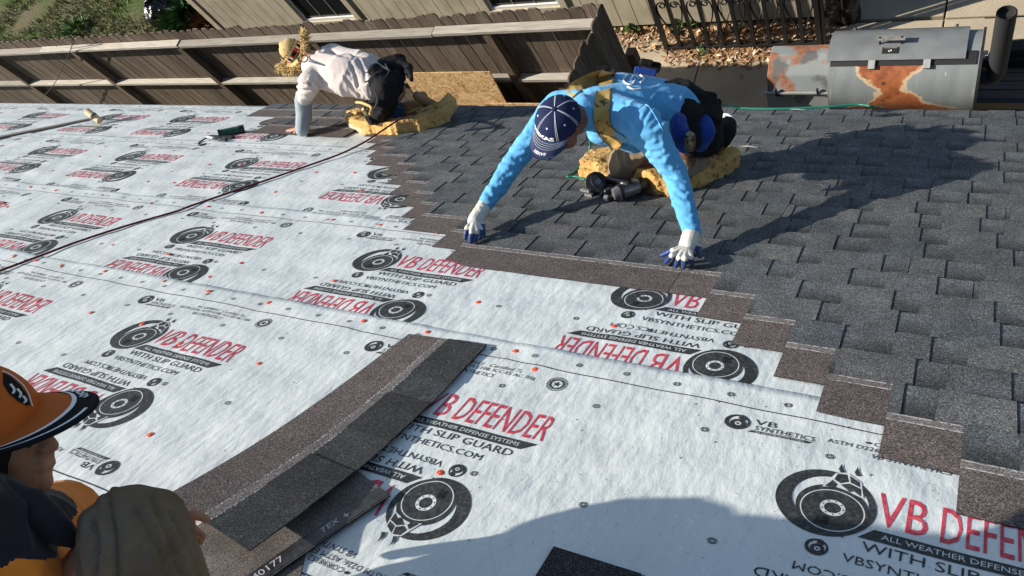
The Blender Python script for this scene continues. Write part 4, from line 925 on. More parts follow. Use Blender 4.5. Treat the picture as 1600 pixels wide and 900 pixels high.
# trailer behind / under: steel rails and boards
tl = root('utility_trailer', ZP(1570, 130, -5.6), 'low trailer with black steel rails and brown boards right of the smoker chimney', 'trailer')
M_TB = mat('brown_trailer_board', (.13, .10, .08), .8, .2, extra=wood_extra((.10, .08, .065), (.19, .155, .125), (.14, .11, .09), 0, 'x'))
c1 = ZP(1530, 152, -5.62); c2 = ZP(1530, 100, -5.62); yy = np.linspace(c1[1] - .10, c2[1], 6)
for i in range(5): b = B(); b.box((.9, (yy[i] + yy[i + 1]) / 2, -5.64), (1.75, yy[i + 1] - yy[i] - .012, .03)); b.build('board', M_TB, tl)
p1 = ZP(1560, 156, -5.5); b = B(); b.box((.85, p1[1], -5.55), (1.8, .05, .09)); b.build('side_rail', M_BLK, tl, bevel=.004)
p2 = ZP(1570, 92, -5.5); b = B(); b.box((.75, p2[1], -5.53), (2.0, .05, .10)); b.build('side_rail', M_BLK, tl, bevel=.004)
for xx in (.3, 1.5): b = B(); b.tube([(xx, p2[1], GZ + .28), (xx, p2[1] + .12, GZ + .28)], .24, 24); b.build('wheel', mat('tyre_rubber', (.02, .02, .02), .8), tl)
# pale boards on the far side of the smoker
M_WB = mat('bleached_plank', (.5, .48, .43), .85, .2, extra=wood_extra((.42, .40, .36), (.62, .60, .55), (.50, .47, .42), 1, 'x'))
q1 = ZP(1243, 80, -5.35); q2 = ZP(1240, 96, -5.35); r = root('plank_shelf', ((q1[0] + 0) / 2, q1[1], -5.35), 'bleached pale planks forming a shelf along the far side of the smoker', 'shelf')
for i in range(3):
    y_ = q2[1] + (q1[1] - q2[1]) * (i + .5) / 3; b = B(); b.box(((q1[0] + (-.0)) / 2, y_, -5.36), (-q1[0] + .12 - (.04, 0, .07)[i], abs(q1[1] - q2[1]) / 3 - .008, .03)); b.build('plank', M_WB, r, bevel=.003)
for xx in (q1[0] + .1, -.1):
    b = B(); b.bar((xx, q1[1] - .03, GZ), (xx, q1[1] - .03, -5.376), .05, .05, up=(0, 1, 0)); b.build('leg', M_BLK, r)
for xx in (q1[0] + .14, q1[0] + .36): b = B(); b.box((xx, (q1[1] + q2[1]) / 2 - .04, -5.342), (.014, .12, .012)); b.build('strap', M_BLK, r)
# iron frame with badge plate
yb = 7.15; r = root('badge_stand', YP(1524, 26, yb), 'bent black iron stand carrying a black plate with a white scrolled mark', 'frame')
b = B(); A_ = [YP(1516, -14, yb), YP(1524, 27, yb), YP(1572, -2, yb), YP(1600, -18, yb)]
for a_, c_ in zip(A_[:-1], A_[1:]): b.tube([a_, c_], .018, 8)
b.build('bar', M_IRON, r)
q = YP(1541, 23, yb - .03); b = B(); Rp = np.array([[1, 0, 0], [0, .5, -.86], [0, .86, .5]]); b.box(q, (.115, .14, .01), Rp.T @ np.eye(3)); b.build('plate', M_BLK, r)
M_WHITE = mat('white_paint', (.75, .75, .74), .6)
b = B(); Rq = Rp.T
def plp(x, y_): return q + Rq @ np.array([x, y_, -.008 if (Rq @ np.array([0, 0, 1]))[1] > 0 else .008])
for pts in ([(-.03, .04), (-.045, .02), (-.03, .0), (0, .01), (.02, .035), (.04, .03)], [(-.03, -.045), (-.045, -.03), (-.02, -.01), (.015, -.02), (.03, -.045), (.045, -.03)], [(.035, .005), (.01, -.005), (-.02, .02)], [(0, .05), (.01, .02), (.04, -.01)]):
    b.tube(spline([plp(*p) for p in pts], 5), .006, 6)
b.build('white_mark', M_WHITE, r, smooth=True)
# ------------------------------------------------------------------ rope, hoses, tools on the roof
M_ROPE = mat('dark_red_rope', (.17, .014, .018), .7, .3, col2=(.05, .01, .012), scale=90, bump=.5, bscale=260, bdist=.002)
M_HOSE = mat('green_air_hose', (.012, .16, .105), .4, .5)
b = B(); pts = [P(-60, 446, .016), P(0, 423, .017), P(62, 400, .017), P(126, 376, .017), P(200, 352, .016), P(276, 330, .018), P(300, 321, .018), P(400, 287, .018), P(472, 262, .020), P(528, 242, .026), P(560, 227, .04), P(584, 213, .07), P(620, 189, .13), P(650, 174, .16)]
b.tube(spline(pts, 10), .0066, 8); tag(b.build('safety_rope', M_ROPE, smooth=True), 'dark red safety rope running diagonally over the printed sheets to the white shirt worker', 'rope')
b = B(); b.tube(spline([P(-40, 314, .006), P(-10, 315, .008), P(8, 317, .01)], 6), .008, 8); tag(b.build('rope_end', M_ROPE, smooth=True), 'short dark rope end poking in at the left border of the photo', 'rope')
b = B(); b.tube(spline([P(1100, 158, .12), P(1125, 163, .06), P(1160, 169, .036), P(1220, 170, .036), P(1290, 167, .036), P(1340, 163.5, .036), P(1362, 166, .034), P(1374, 166, -.04), P(1378, 168, -.2)], 8), .0075, 8)
tag(b.build('air_hose', M_HOSE, smooth=True), 'green air hose lying along the eave in front of the barrel smoker', 'hose')
b = B(); b.tube(spline([P(921, 205, .2), P(922, 228, .10), P(914, 250, .04), P(898, 268, .032), P(886, 276, .03), P(900, 276, .032), P(914, 281, .05)], 8), .006, 8)
tag(b.build('air_hose', M_HOSE, smooth=True), 'thin green hose looping from behind the blue shirt worker to the nail gun', 'hose')
M_STRIP = mat('brown_metal_strip', (.16, .12, .10), .5, .4, .2, col2=(.24, .19, .16), scale=6)
b = B(); a1, a2 = R2W([0, 0, 0]), 0
A_ = [P(-40, 225, .02), P(0, 214, .022), P(70, 200, .02), P(140, 186, .016)]; Wn = FR[:, 2]
for (p, q_) in zip(A_[:-1], A_[1:]): b.bar(p, q_, .075, .010, up=Wn)
tag(b.build('metal_strip', M_STRIP), 'long brown metal strip lying on the far sheet at the left border', 'strip')
b = B(); b.tube([P(156, 189, .04), P(136, 174, .13)], [.032, .034], 18); b.tube([P(147, 182, .085), P(145, 180.5, .095)], .037, 18, mi=1)
tag(b.build('wood_block', [mat('pale_pine', (.62, .46, .26), .7, col2=(.70, .56, .36), scale=14), M_STRIP]), 'pale round wooden block at the far end of the brown metal strip', 'wood block')
# caulking gun
M_GRN = mat('dark_green_label', (.01, .06, .04), .4, .5, col2=(.03, .10, .07), scale=14); M_PLB = mat('black_plastic', (.015, .015, .016), .4, .5); M_CHR = mat('scuffed_steel', (.5, .5, .5), .3, .5, .8)
cg = root('caulking_gun', P(350, 211, 0), 'black and green caulking gun lying on the far sheet left of the white shirt worker', 'tool')
b = B(); b.tube([P(343, 209, .035), P(378, 202, .035)], .032, 16); b.build('cartridge', M_GRN, cg)
b = B(); b.tube([P(374, 203, .035), P(382, 201.3, .035)], .036, 16); b.tube([P(341, 209.5, .035), P(345, 208.6, .035)], .036, 16); b.build('barrel_rings', M_PLB, cg)
b = B(); b.bar(P(326, 214, .02), P(365, 214.5, .015), .03, .025, up=Wn); b.bar(P(330, 213, .02), P(346, 219, .015), .02, .02, up=Wn); b.bar(P(345, 219, .015), P(354, 220, .015), .026, .02, up=Wn); b.build('trigger_frame', M_PLB, cg)
b = B(); b.tube(spline([P(328, 213, .03), P(318, 218, .02), P(310, 224, .012), P(313, 227, .012), P(322, 224, .012)], 5), .006, 6); b.build('pull_rod', M_PLB, cg)
b = B(); b.tube([P(324, 214, .028), P(334, 216, .03)], .014, 8); b.tube([P(340, 218, .02), P(352, 216, .02)], .008, 6); b.build('steel_fittings', M_CHR, cg)
for q_, lab in (((1170, 240), 'small white plastic film scrap on the shingles right of the foam wedge'), ((1246, 181), 'small pale film scrap on the shingles below the smoker firebox')):
    c = PR(*q_); b = B(); b.add([(c[0] - .05, c[1] + .005, .040), (c[0] + .045, c[1] + .012, .034), (c[0] - .02, c[1] + .045, .034), (c[0] - .05, c[1] + .005, .0385), (c[0] + .045, c[1] + .012, .0325), (c[0] - .02, c[1] + .045, .0325)], [(0, 1, 2), (5, 4, 3), (0, 3, 4, 1), (1, 4, 5, 2), (2, 5, 3, 0)])
    tag(b.build('film_scrap', mat('pale_film', (.55, .53, .50), .6), None, RF), lab, 'scrap')
# foam pads
def foam_extra(t, b, s):
    c = mixcol(t, noisef(t, s, 8, .35, .7, 6), (.47, .275, .085), (.62, .41, .17)); c = mixcol(t, noisef(t, s, 26, .63, .70, 3), c, (.12, .06, .02)); t.links.new(c, b.inputs['Base Color'])
M_FOAM = mat('yellow_foam', (.6, .36, .1), .9, .15, bump=1.0, bscale=45, bdist=.012, extra=foam_extra)
def pit(amp, sc, seed):
    def f(c, n): 
        c = c + .012 * np.stack([nz3(c, 30, seed + 4), nz3(c, 30, seed + 5), nz3(c, 30, seed + 6)], 1)
        k = nz3(c, sc, seed) + .5 * nz3(c, sc * 2.3, seed + 3); return -amp * np.clip(k - .15, 0, 1) * 2.2 + amp * .6 * nz3(c, sc * .35, seed + 2)
    return f
def pad(name, lab, paths, vox=.011):
    c0_ = paths[0][0]; r = root(name, P(c0_[0], c0_[1], 0), lab, 'foam pad', 'foam kneeling pads'); b = B()
    for path in paths:
        for (p, q_) in zip(path[:-1], path[1:]):
            r__ = (p[3] + q_[3]) / 2; b.bar(P(*p[:3]) - (P(*q_[:3]) - P(*p[:3])) * .25, P(*q_[:3]) + (P(*q_[:3]) - P(*p[:3])) * .25, r__ * 2.1, r__ * 1.75, up=Wn)
    b.organic('foam_block', M_FOAM, r, vox=vox, smooth=2, fn=pit(.011, 30, len(lab))); return r
pad('foam_pad', 'long curved yellow foam pad with a rolled left end under the white shirt worker',
    [[(556, 190, .05, .045), (580, 197, .055, .055), (620, 199, .06, .062), (655, 193, .065, .064), (688, 181, .075, .062), (702, 163, .14, .05)],
     [(560, 180, .05, .045), (600, 184, .06, .055), (650, 181, .07, .06), (690, 171, .10, .06), (704, 156, .16, .04)]])
b = B(); b.tube(spline([P(541, 185, .06), P(546, 179, .09), P(552, 184, .07), P(548, 195, .035), P(560, 203, .02), P(580, 208, .015)], 6), .02, 10); tag(b.build('foam_roll', mat('pale_foam_skin', (.62, .52, .34), .8), smooth=True), 'pale rolled foam skin curling out of the left end of the long pad', 'foam')
pad('foam_pad', 'torn yellow foam lump under the far knee of the blue shirt worker', [[(925, 262, .07, .06), (940, 248, .08, .06), (948, 268, .06, .055)], [(918, 272, .045, .04), (950, 276, .05, .04)]])
pad('foam_pad', 'thick rounded yellow foam chunk behind the near arm of the blue shirt worker', [[(1010, 272, .09, .055), (1035, 284, .075, .06), (1052, 290, .06, .05)], [(996, 284, .05, .04), (1030, 292, .045, .04)], [(1022, 263, .09, .04), (1045, 270, .08, .05)]])
pad('foam_pad', 'long yellow foam wedge under the near shin and shoe of the blue shirt worker', [[(1062, 290, .05, .045), (1090, 276, .055, .05), (1120, 262, .06, .052), (1140, 250, .07, .05)], [(1080, 270, .05, .045), (1120, 250, .055, .05), (1142, 241, .06, .04)]])
# nail gun
ng = root('nail_gun', P(955, 292, 0), 'black and silver coil nail gun lying on the shingles in front of the foam pads', 'nail gun')
M_GUN = mat('grey_gun_body', (.12, .125, .13), .35, .5, .5, col2=(.28, .28, .28), scale=18)
b = B(); b.tube([P(958, 304, .07), P(970, 300, .075), P(996, 291, .075)], [.028, .036, .038], 20); b.build('cylinder_body', M_GUN, ng, smooth=False)
b = B(); b.tube([P(994, 291.5, .075), P(1003, 288, .075)], [.042, .040], 20); b.tube([P(966, 301.5, .074), P(971, 300, .075)], .041, 20); b.build('end_cap', M_PLB, ng)
b = B(); b.tube([P(984, 290, .10), P(968, 284, .085), P(945, 281, .075), P(928, 279, .07)], [.022, .019, .019, .022], 12); b.build('handle', M_PLB, ng, smooth=True)
b = B(); b.tube([P(931, 291, .02), P(931, 285, .085)], .056, 22); b.build('coil_magazine', M_PLB, ng, bevel=.003)
b = B(); b.tube([P(933, 285, .09), P(934, 284, .094)], .042, 22); b.tube([P(934, 284, .094), P(934, 283.6, .10)], .016, 12); b.build('magazine_cover', M_GUN, ng)
b = B(); b.bar(P(945, 304, .05), P(966, 300, .06), .05, .05, up=Wn); b.bar(P(940, 300, .06), P(952, 312, .02), .03, .035, up=Wn); b.bar(P(950, 313, .03), P(958, 309, .04), .022, .03, up=Wn); b.bar(P(955, 295, .09), P(944, 300, .08), .028, .02, up=Wn); b.build('nose_housing', M_PLB, ng, bevel=.004)
b = B(); b.tube([P(948, 314, .03), P(953, 305, .05)], .010, 8); b.bar(P(908, 296, .05), P(922, 299, .05), .018, .012, up=Wn); b.bar(P(915, 303, .03), P(926, 305, .03), .022, .014, up=Wn); b.box(P(947, 309, .055), (.02, .02, .02)); b.tube([P(927, 279, .07), P(917, 279, .06)], .010, 10); b.build('steel_parts', M_CHR, ng)
# ------------------------------------------------------------------ people
M_SKIN = mat('brown_skin', (.135, .058, .034), .5, .35, col2=(.18, .080, .046), scale=14, bump=.12, bscale=120, bdist=.001)
M_SKIN2 = mat('tanned_skin', (.33, .165, .095), .5, .4, col2=(.40, .21, .13), scale=16, bump=.12, bscale=120, bdist=.001)
def fabric(name, c, c2, bs=9, k=.5): return mat(name, c, .85, .15, col2=c2, scale=5, bump=k, bscale=bs, bdist=.012, sheen=.1)
M_SKIN3 = mat('warm_brown_skin', (.33, .155, .085), .5, .4, col2=(.39, .19, .11), scale=18, bump=.15, bscale=140, bdist=.001)
M_BLUE = fabric('sky_blue_shirt', (.095, .34, .60), (.12, .39, .66), 28, .5)
M_GLOVE = mat('white_knit_glove', (.70, .68, .60), .9, .1, col2=(.55, .52, .46), scale=18, bump=.4, bscale=140, bdist=.0015)
M_GBLUE = mat('blue_rubber_palm', (.012, .045, .20), .45, .5, col2=(.03, .06, .14), scale=14)
M_KHA = fabric('khaki_trousers', (.20, .155, .105), (.27, .215, .15), 12)
M_NAVY = mat('navy_cap', (.010, .016, .060), .8, .2, bump=.2, bscale=220, bdist=.001)
M_NAVY2 = mat('navy_cap_brim', (.035, .05, .11), .8, .2, bump=.2, bscale=220, bdist=.001)
M_THR = mat('white_stitching', (.55, .57, .62), .7); M_WTXT = mat('white_embroidery', (.78, .78, .76), .7); M_ORN = mat('orange_embroidery', (.55, .18, .03), .7)
M_BBELT = mat('black_tool_leather', (.011, .011, .013), .8, .15, bump=.6, bscale=28, bdist=.01)
M_DBLU = fabric('royal_blue_cloth', (.008, .035, .19), (.012, .05, .26), 20)
M_YSTR = mat('yellow_harness_web', (.46, .31, .10), .8, .2, col2=(.10, .075, .03), scale=30, lo=.56, hi=.64, bump=.5, bscale=90, bdist=.002)
def ribbon(b, pts, w_, nrm, th=.004, mi=0):
    """flat strap through pts with given surface normals"""
    pts = [np.array(p) for p in pts]; V = []
    for i, p in enumerate(pts):
        q_ = pts[min(i + 1, len(pts) - 1)] - pts[max(i - 1, 0)]; q_ /= np.linalg.norm(q_); n_ = np.array(nrm[i] if isinstance(nrm, list) else nrm, float); x = np.cross(q_, n_); x /= np.linalg.norm(x); n_ = np.cross(x, q_)
        V += [p - x * w_ / 2, p + x * w_ / 2, p + x * w_ / 2 + n_ * th, p - x * w_ / 2 + n_ * th]
    F = [(i * 4 + k, (i + 1) * 4 + k, (i + 1) * 4 + (k + 1) % 4, i * 4 + (k + 1) % 4) for i in range(len(pts) - 1) for k in range(4)] + [(0, 1, 2, 3), tuple((len(pts) - 1) * 4 + k for k in (3, 2, 1, 0))]
    b.add(V, F, mi)
def snap(ob, pts, off=.003, toward=None):
    """drop points onto the surface of an object, seen along a direction"""
    from mathutils.bvhtree import BVHTree
    me = ob.data; bv = BVHTree.FromPolygons([v.co[:] for v in me.vertices], [tuple(p.vertices) for p in me.polygons]); out = []; nn = []
    for p in pts:
        if toward is not None:
            d = Vector(toward).normalized(); h_, n_, i_, _ = bv.ray_cast(Vector(p) - d * 1.2, d)
            if h_ is None: h_, n_, i_, _ = bv.find_nearest(Vector(p))
        else: h_, n_, i_, _ = bv.find_nearest(Vector(p))
        out.append(np.array(h_) + np.array(n_) * off); nn.append(np.array(n_))
    return out, nn
def strap_on(ob, pxs, w_, name, m_, parent, dep=3.0, n=8, th=.005, off=.003, nc=6):
    """a strap that lies on the cloth: every point of its width is dropped onto the surface"""
    pts = spline([np.array([a, c, 0.0]) for a, c in pxs], n); wp = w_ * FPX / dep; rows_ = []
    for i, p in enumerate(pts):
        t = pts[min(i + 1, len(pts) - 1)] - pts[max(i - 1, 0)]; t = t / np.linalg.norm(t); x = np.array([-t[1], t[0], 0]); row = []
        for k in range(nc + 1):
            q_ = p + x * wp * (k / nc - .5); d = D(q_[0], q_[1], 1.0) - CAMP; d /= np.linalg.norm(d); row.append(d)
        rows_.append(row)
    from mathutils.bvhtree import BVHTree
    me = ob.data; bv = BVHTree.FromPolygons([v.co[:] for v in me.vertices], [tuple(q_.vertices) for q_ in me.polygons]); Dp = np.full((len(rows_), nc + 1), np.nan)
    for i, row in enumerate(rows_):
        for k, d in enumerate(row):
            h_ = bv.ray_cast(Vector(CAMP), Vector(d))
            if h_[0] is not None: Dp[i, k] = h_[3]
    ok = ~np.isnan(Dp); Dp[~ok] = np.nanmean(Dp)
    for _ in range(3):
        Dp[1:-1] = (Dp[:-2] + 2 * Dp[1:-1] + Dp[2:]) / 4; Dp[:, 1:-1] = (Dp[:, :-2] + 2 * Dp[:, 1:-1] + Dp[:, 2:]) / 4
    V = []; R_ = len(rows_); C_ = nc + 1
    for o_ in (off, off + th):
        for i in range(R_):
            for k in range(C_): V.append(CAMP + rows_[i][k] * (Dp[i, k] - o_ - .002))
    N0 = R_ * C_; F = []
    for i in range(R_ - 1):
        for k in range(nc): q_ = i * C_ + k; F += [(q_, q_ + 1, q_ + C_ + 1, q_ + C_), (N0 + q_, N0 + q_ + C_, N0 + q_ + C_ + 1, N0 + q_ + 1)]
        for k in (0, nc): q_ = i * C_ + k; F.append((q_, q_ + C_, N0 + q_ + C_, N0 + q_))
    for i in (0, R_ - 1):
        for k in range(nc): q_ = i * C_ + k; F.append((q_, q_ + 1, N0 + q_ + 1, N0 + q_))
    return link(name, mk(name, V, F, m_, smooth=True), parent)
class Frame:
    def __init__(s, o, fwd, up):
        s.o = np.array(o, float); z_ = np.array(up, float); z_ /= np.linalg.norm(z_); x = np.array(fwd, float); x -= z_ * np.dot(x, z_); x /= np.linalg.norm(x); s.R = np.array([x, np.cross(z_, x), z_]).T
    def __call__(s, x, y, z_): return s.o + s.R @ np.array([x, y, z_], float)
def ball_cap(fr, parent, m_dome, m_brim, R=(.105, .088, .105), brim=.072, bw=.078, seams=True, m_seam=None, bcurve=.028, edge=None, droop=.3, wrap=1.12):
    rx, ry, rz = R; b = B(); nu, nv = 48, 14; V = []; F = []
    def dome(a, t, k=1.0): return fr(rx * k * math.cos(a) * math.cos(t) ** .8, ry * k * math.sin(a) * math.cos(t) ** .8, rz * k * math.sin(t) ** 1.0 - .0)
    for j in range(nv):
        t = PI / 2 * j / nv
        for i in range(nu): V.append(dome(2 * PI * i / nu, t))
    V.append(fr(0, 0, rz)); top_ = len(V) - 1
    for j in range(nv - 1):
        for i in range(nu): F.append((j * nu + i, j * nu + (i + 1) % nu, (j + 1) * nu + (i + 1) % nu, (j + 1) * nu + i))
    F += [((nv - 1) * nu + i, (nv - 1) * nu + (i + 1) % nu, top_) for i in range(nu)]
    b.add(V, F); cp = b.build('crown_cloth', m_dome, parent, smooth=True)
    # brim
    n1, n2 = 24, 8; V = []
    def br(u_, v_, z0=0):                       # u_ across -1..1, v_ outward 0..1
        a = u_ * wrap; x0 = rx * math.cos(a) * .98; y0 = ry * math.sin(a) * .98
        ext = brim * (1 - abs(u_) ** 2.6) ** .75 if abs(u_) < 1 else 0
        x = x0 + ext * v_ + .012 * v_ * (1 - abs(u_)); y = y0 * (1 + .04 * v_)
        return fr(x, y, .004 - bcurve * (abs(u_) ** 2) * (.3 + .9 * v_) - droop * ext * v_ * v_ * .3 + z0)
    for zo in (0, .004):
        for i in range(n1 + 1):
            for j in range(n2 + 1): V.append(br(-1 + 2 * i / n1, j / n2, zo))
    o2 = (n1 + 1) * (n2 + 1); F = []; I = []
    for i in range(n1):
        for j in range(n2):
            q_ = i * (n2 + 1) + j; F.append((o2 + q_, o2 + q_ + n2 + 1, o2 + q_ + n2 + 2, o2 + q_ + 1)); I.append(0)
            F.append((q_, q_ + 1, q_ + n2 + 2, q_ + n2 + 1)); I.append(1)
        q_ = i * (n2 + 1) + n2; F.append((q_, q_ + n2 + 1, o2 + q_ + n2 + 1, o2 + q_)); I.append(0)
    b = B(); 
    me = mk('brim', V, F, m_brim if isinstance(m_brim, list) else [m_brim, m_brim], I, True); bo = link('brim', me, parent)
    if seams:
        b = B()
        for k in range(6):
            a = PI / 6 + PI / 3 * k + .0
            for da in (-.035, .035):
                b.tube([dome(a + da * (1 + 0 * t), t, 1.006) for t in np.linspace(.02, 1.50, 14)], .0011, 5)
        for v_ in (.2, .32, .44, .56): b.tube([br(u_, v_ * .9, .0046) for u_ in np.linspace(-.8, .8, 18)], .0008, 4)
        b.build('stitching', m_seam or M_THR, parent)
        b = B(); b.ell(fr(0, 0, rz), fr.R, (.009, .009, .005), 12, 6); b.build('button', m_dome, parent, smooth=True)
        b = B()
        for k in range(6):
            a = PI / 3 * k; t = .80; p = dome(a, t, 1.004); q_ = dome(a, t, 1.012); b.tube([p, q_], .0042, 8)
        b.build('eyelets', M_WTXT, parent)
    return cp, bo, dome, br
def curvetext(s_, h_, w_, f, name, m_, parent, **k):
    V, F = txt(s_, -w_ / 2, 0, w_ / 2, h_, **k)
    bm = bmesh.new(); vs = [bm.verts.new((x, y, 0)) for x, y in V]
    for q_ in F:
        try: bm.faces.new([vs[i] for i in q_])
        except ValueError: pass
    x = -w_ / 2
    while x < w_ / 2: x += .006; bmesh.ops.bisect_plane(bm, geom=bm.verts[:] + bm.edges[:] + bm.faces[:], plane_co=(x, 0, 0), plane_no=(1, 0, 0))
    bm.verts.index_update(); VV = [f(v.co.x, v.co.y) for v in bm.verts]; FF = [tuple(v.index for v in q_.verts) for q_ in bm.faces]; bm.free()
    return link(name, mk(name, VV, FF, m_), parent)
# ---------------- worker in the blue shirt
H = P
w2 = root('person', P(1040, 280, 0), 'person in bright blue shirt and navy cap kneeling with both gloved hands on the shingles', 'person', 'roofers working on the roof')
M_i = H(940, 172, .50); hipc = H(1082, 190, .35)
shN = H(1008, 196, .49); elN = H(1054, 268, .30); wrN = H(1081, 362, .105)
shF = H(872, 165, .50); elF = H(806, 250, .28); wrF = H(757, 322, .12)
headc = H(872, 190, .545)
print('arm lengths near', np.linalg.norm(shN - elN), np.linalg.norm(elN - wrN), 'far', np.linalg.norm(shF - elF), np.linalg.norm(elF - wrF), 'sh', np.linalg.norm(shN - shF), 'spine', np.linalg.norm(M_i - hipc))
# skin body: head, neck, near calf (one continuous body under the clothes)
kneeN = H(1064, 266, .115); kneeF = H(972, 268, .10); footN = H(1134, 206, .13); anN = H(1128, 216, .12)
b = B(); b.ell(headc, np.eye(3), (.082, .082, .092)); nk = H(925, 178, .53)
b.cap(headc + (nk - headc) * .3, .062, nk + (M_i - nk) * .5, .064); b.cap(M_i, .10, hipc, .10); b.cap(M_i, .07, shN, .05); b.cap(M_i, .07, shF, .045)
b.chain([(shN, .045), (elN, .038), (wrN, .026)]); b.chain([(shF, .045), (elF, .038), (wrF, .026)])
b.chain([(hipc, .09), (kneeN, .055), (H(1098, 244, .11), .042), (H(1128, 222, .14), .040)]); b.chain([(hipc, .09), (kneeF, .055), (H(1060, 225, .08), .04)])
ear = H(905, 203, .535); b.ell(ear, np.eye(3), (.022, .014, .026)); b.ell(H(884, 216, .50), np.eye(3), (.05, .045, .05)); b.ell(H(868, 222, .47), np.eye(3), (.035, .03, .035)); b.ell(H(850, 228, .46), np.eye(3), (.016, .016, .016))
b.organic('body', M_SKIN, w2, vox=.009, smooth=3)
b = B(); b.ell(headc + (nk - headc) * .12, np.eye(3), (.088, .088, .088)); b.organic('hair', mat('black_hair', (.012, .010, .009), .7, bump=.8, bscale=160, bdist=.004), w2, vox=.008, smooth=1) if False else None
# shirt
ax = (hipc - M_i)
b = B(); b.cap(H(900, 152, .52), .072, H(955, 138, .50), .085, 16); b.chain([(H(913, 177, .538), .078), (H(924, 174, .51), .092), (M_i, .118), (H(985, 172, .47), .142), (H(1030, 176, .43), .140), (H(1058, 182, .39), .135)], 20)
b.cap(H(968, 150, .49), .12, H(1035, 160, .42), .12, 18)
b.chain([(M_i, .10), (H(985, 188, .49), .095), (shN, .083), (H(1034, 238, .385), .066), (elN, .054), (wrN, .041)], 18)
b.chain([(M_i, .10), (shF, .078), (elF, .056), (wrF, .041)], 18)
b.cap(H(940, 205, .42), .07, H(990, 212, .38), .08)
fa = folds(.0050, 9, None, 3); arn = (wrN - shN) / np.linalg.norm(wrN - shN); arf = (wrF - shF) / np.linalg.norm(wrF - shF)
def near(c, a_, c_, r_): 
    d = c_ - a_; t = np.clip(((c - a_) @ d) / (d @ d), 0, 1); return np.exp(-(np.linalg.norm(c - (a_ + t[:, None] * d), axis=1) / r_) ** 4)
def shirt_fn(co, no):
    base = folds(.0105, 5.0, ax, 7, 1.0)(co, no); kn = near(co, elN * .75 + shN * .25, wrN, .085); kf = near(co, elF * .75 + shF * .25, wrF, .085)
    fn_ = folds(.0050, 11, arn + .35 * Wn, 11, .35)(co, no); ff = folds(.0050, 11, arf + .35 * Wn, 13, .35)(co, no)
    return base * (1 - kn) * (1 - kf) + fn_ * kn + ff * kf
rc = random.Random(12); CR = []
def sleeve(p0, p1, n, wd, tilt):
    p0 = np.array(p0, float); p1 = np.array(p1, float); d = p1 - p0; L_ = np.linalg.norm(d); d /= L_; q_ = np.array([-d[1], d[0]])
    for k in range(n):
        c = p0 + d * L_ * (k + rc.uniform(.1, .9)) / n; a = rc.uniform(-1, .2) * wd; e = a + rc.uniform(.7, 1.5) * wd; m_ = (a + e) / 2
        CR.append([tuple(c + q_ * a - d * tilt * a), tuple(c + q_ * m_ - d * tilt * m_ + d * rc.uniform(1, 4)), tuple(c + q_ * e - d * tilt * e)])
sleeve((1010, 215), (1052, 270), 7, 20, .8); sleeve((1052, 270), (1080, 352), 10, 17, .7); sleeve((850, 185), (808, 248), 7, 18, -.8); sleeve((806, 250), (762, 315), 10, 15, -.7)
CR += [[(985, 218), (968, 200), (960, 178)], [(990, 212), (980, 190), (978, 160)], [(1000, 200), (1010, 178), (1030, 150)], [(1040, 215), (1050, 190), (1052, 160)], [(975, 222), (955, 212), (945, 200)], [(1020, 200), (1036, 186), (1044, 165)], [(900, 205), (915, 212), (935, 216)], [(905, 140), (925, 150), (935, 165)]]
sh2 = b.organic('shirt', M_BLUE, w2, vox=.0055, smooth=8, fn=creased(shirt_fn, CR, .0036, 2.6))
strap_on(sh2, [(950, 112), (946, 130), (942, 155), (940, 180), (943, 200), (955, 215), (972, 226)], .062, 'harness_strap', M_YSTR, w2)
strap_on(sh2, [(946, 118), (928, 122), (910, 130), (896, 139), (888, 146)], .048, 'harness_strap', M_YSTR, w2)
strap_on(sh2, [(930, 110), (945, 109), (962, 111)], .035, 'dorsal_pad', M_BBELT, w2, th=.012)
seam_pts = spline([np.array([976, 214, 0.]), np.array([980, 190, 0.]), np.array([996, 172, 0.]), np.array([1010, 164, 0.]), np.array([1024, 182, 0.]), np.array([1036, 205, 0.])], 6); sp_ = []
for p in seam_pts:
    d = D(p[0], p[1], 3) - CAMP; q_, k_ = snap(sh2, [CAMP + d], .0005, d); sp_ += q_
b = B(); b.tube(sp_, .0028, 5); b.build('sleeve_seam', mat('pale_blue_thread', (.16, .48, .78), .8), w2, smooth=True)
# back print: round emblem and lettering in white
def on_shirt(px, py):
    p = D(px, py, 3); d = p - CAMP; q_, k = snap(sh2, [p], .003, d); return q_[0]
b = B()
for seg in (spline([(980, 117), (974, 124), (978, 131), (988, 132), (992, 124)], 4), spline([(984, 126), (990, 119), (998, 123)], 4), spline([(1000, 118), (1006, 124), (1000, 130)], 4), spline([(980, 136), (990, 140), (1001, 139)], 4)):
    b.tube([on_shirt(*q_) for q_ in seg], .0045, 5)
b.build('back_emblem', M_WTXT, w2)
curvetext('ROOFING', .016, .10, lambda x, y: on_shirt(1000 + x * 330 * .95, 131 + x * 330 * .35 - y * 380), 'back_lettering', M_WTXT, w2, bold=.03) if False else None
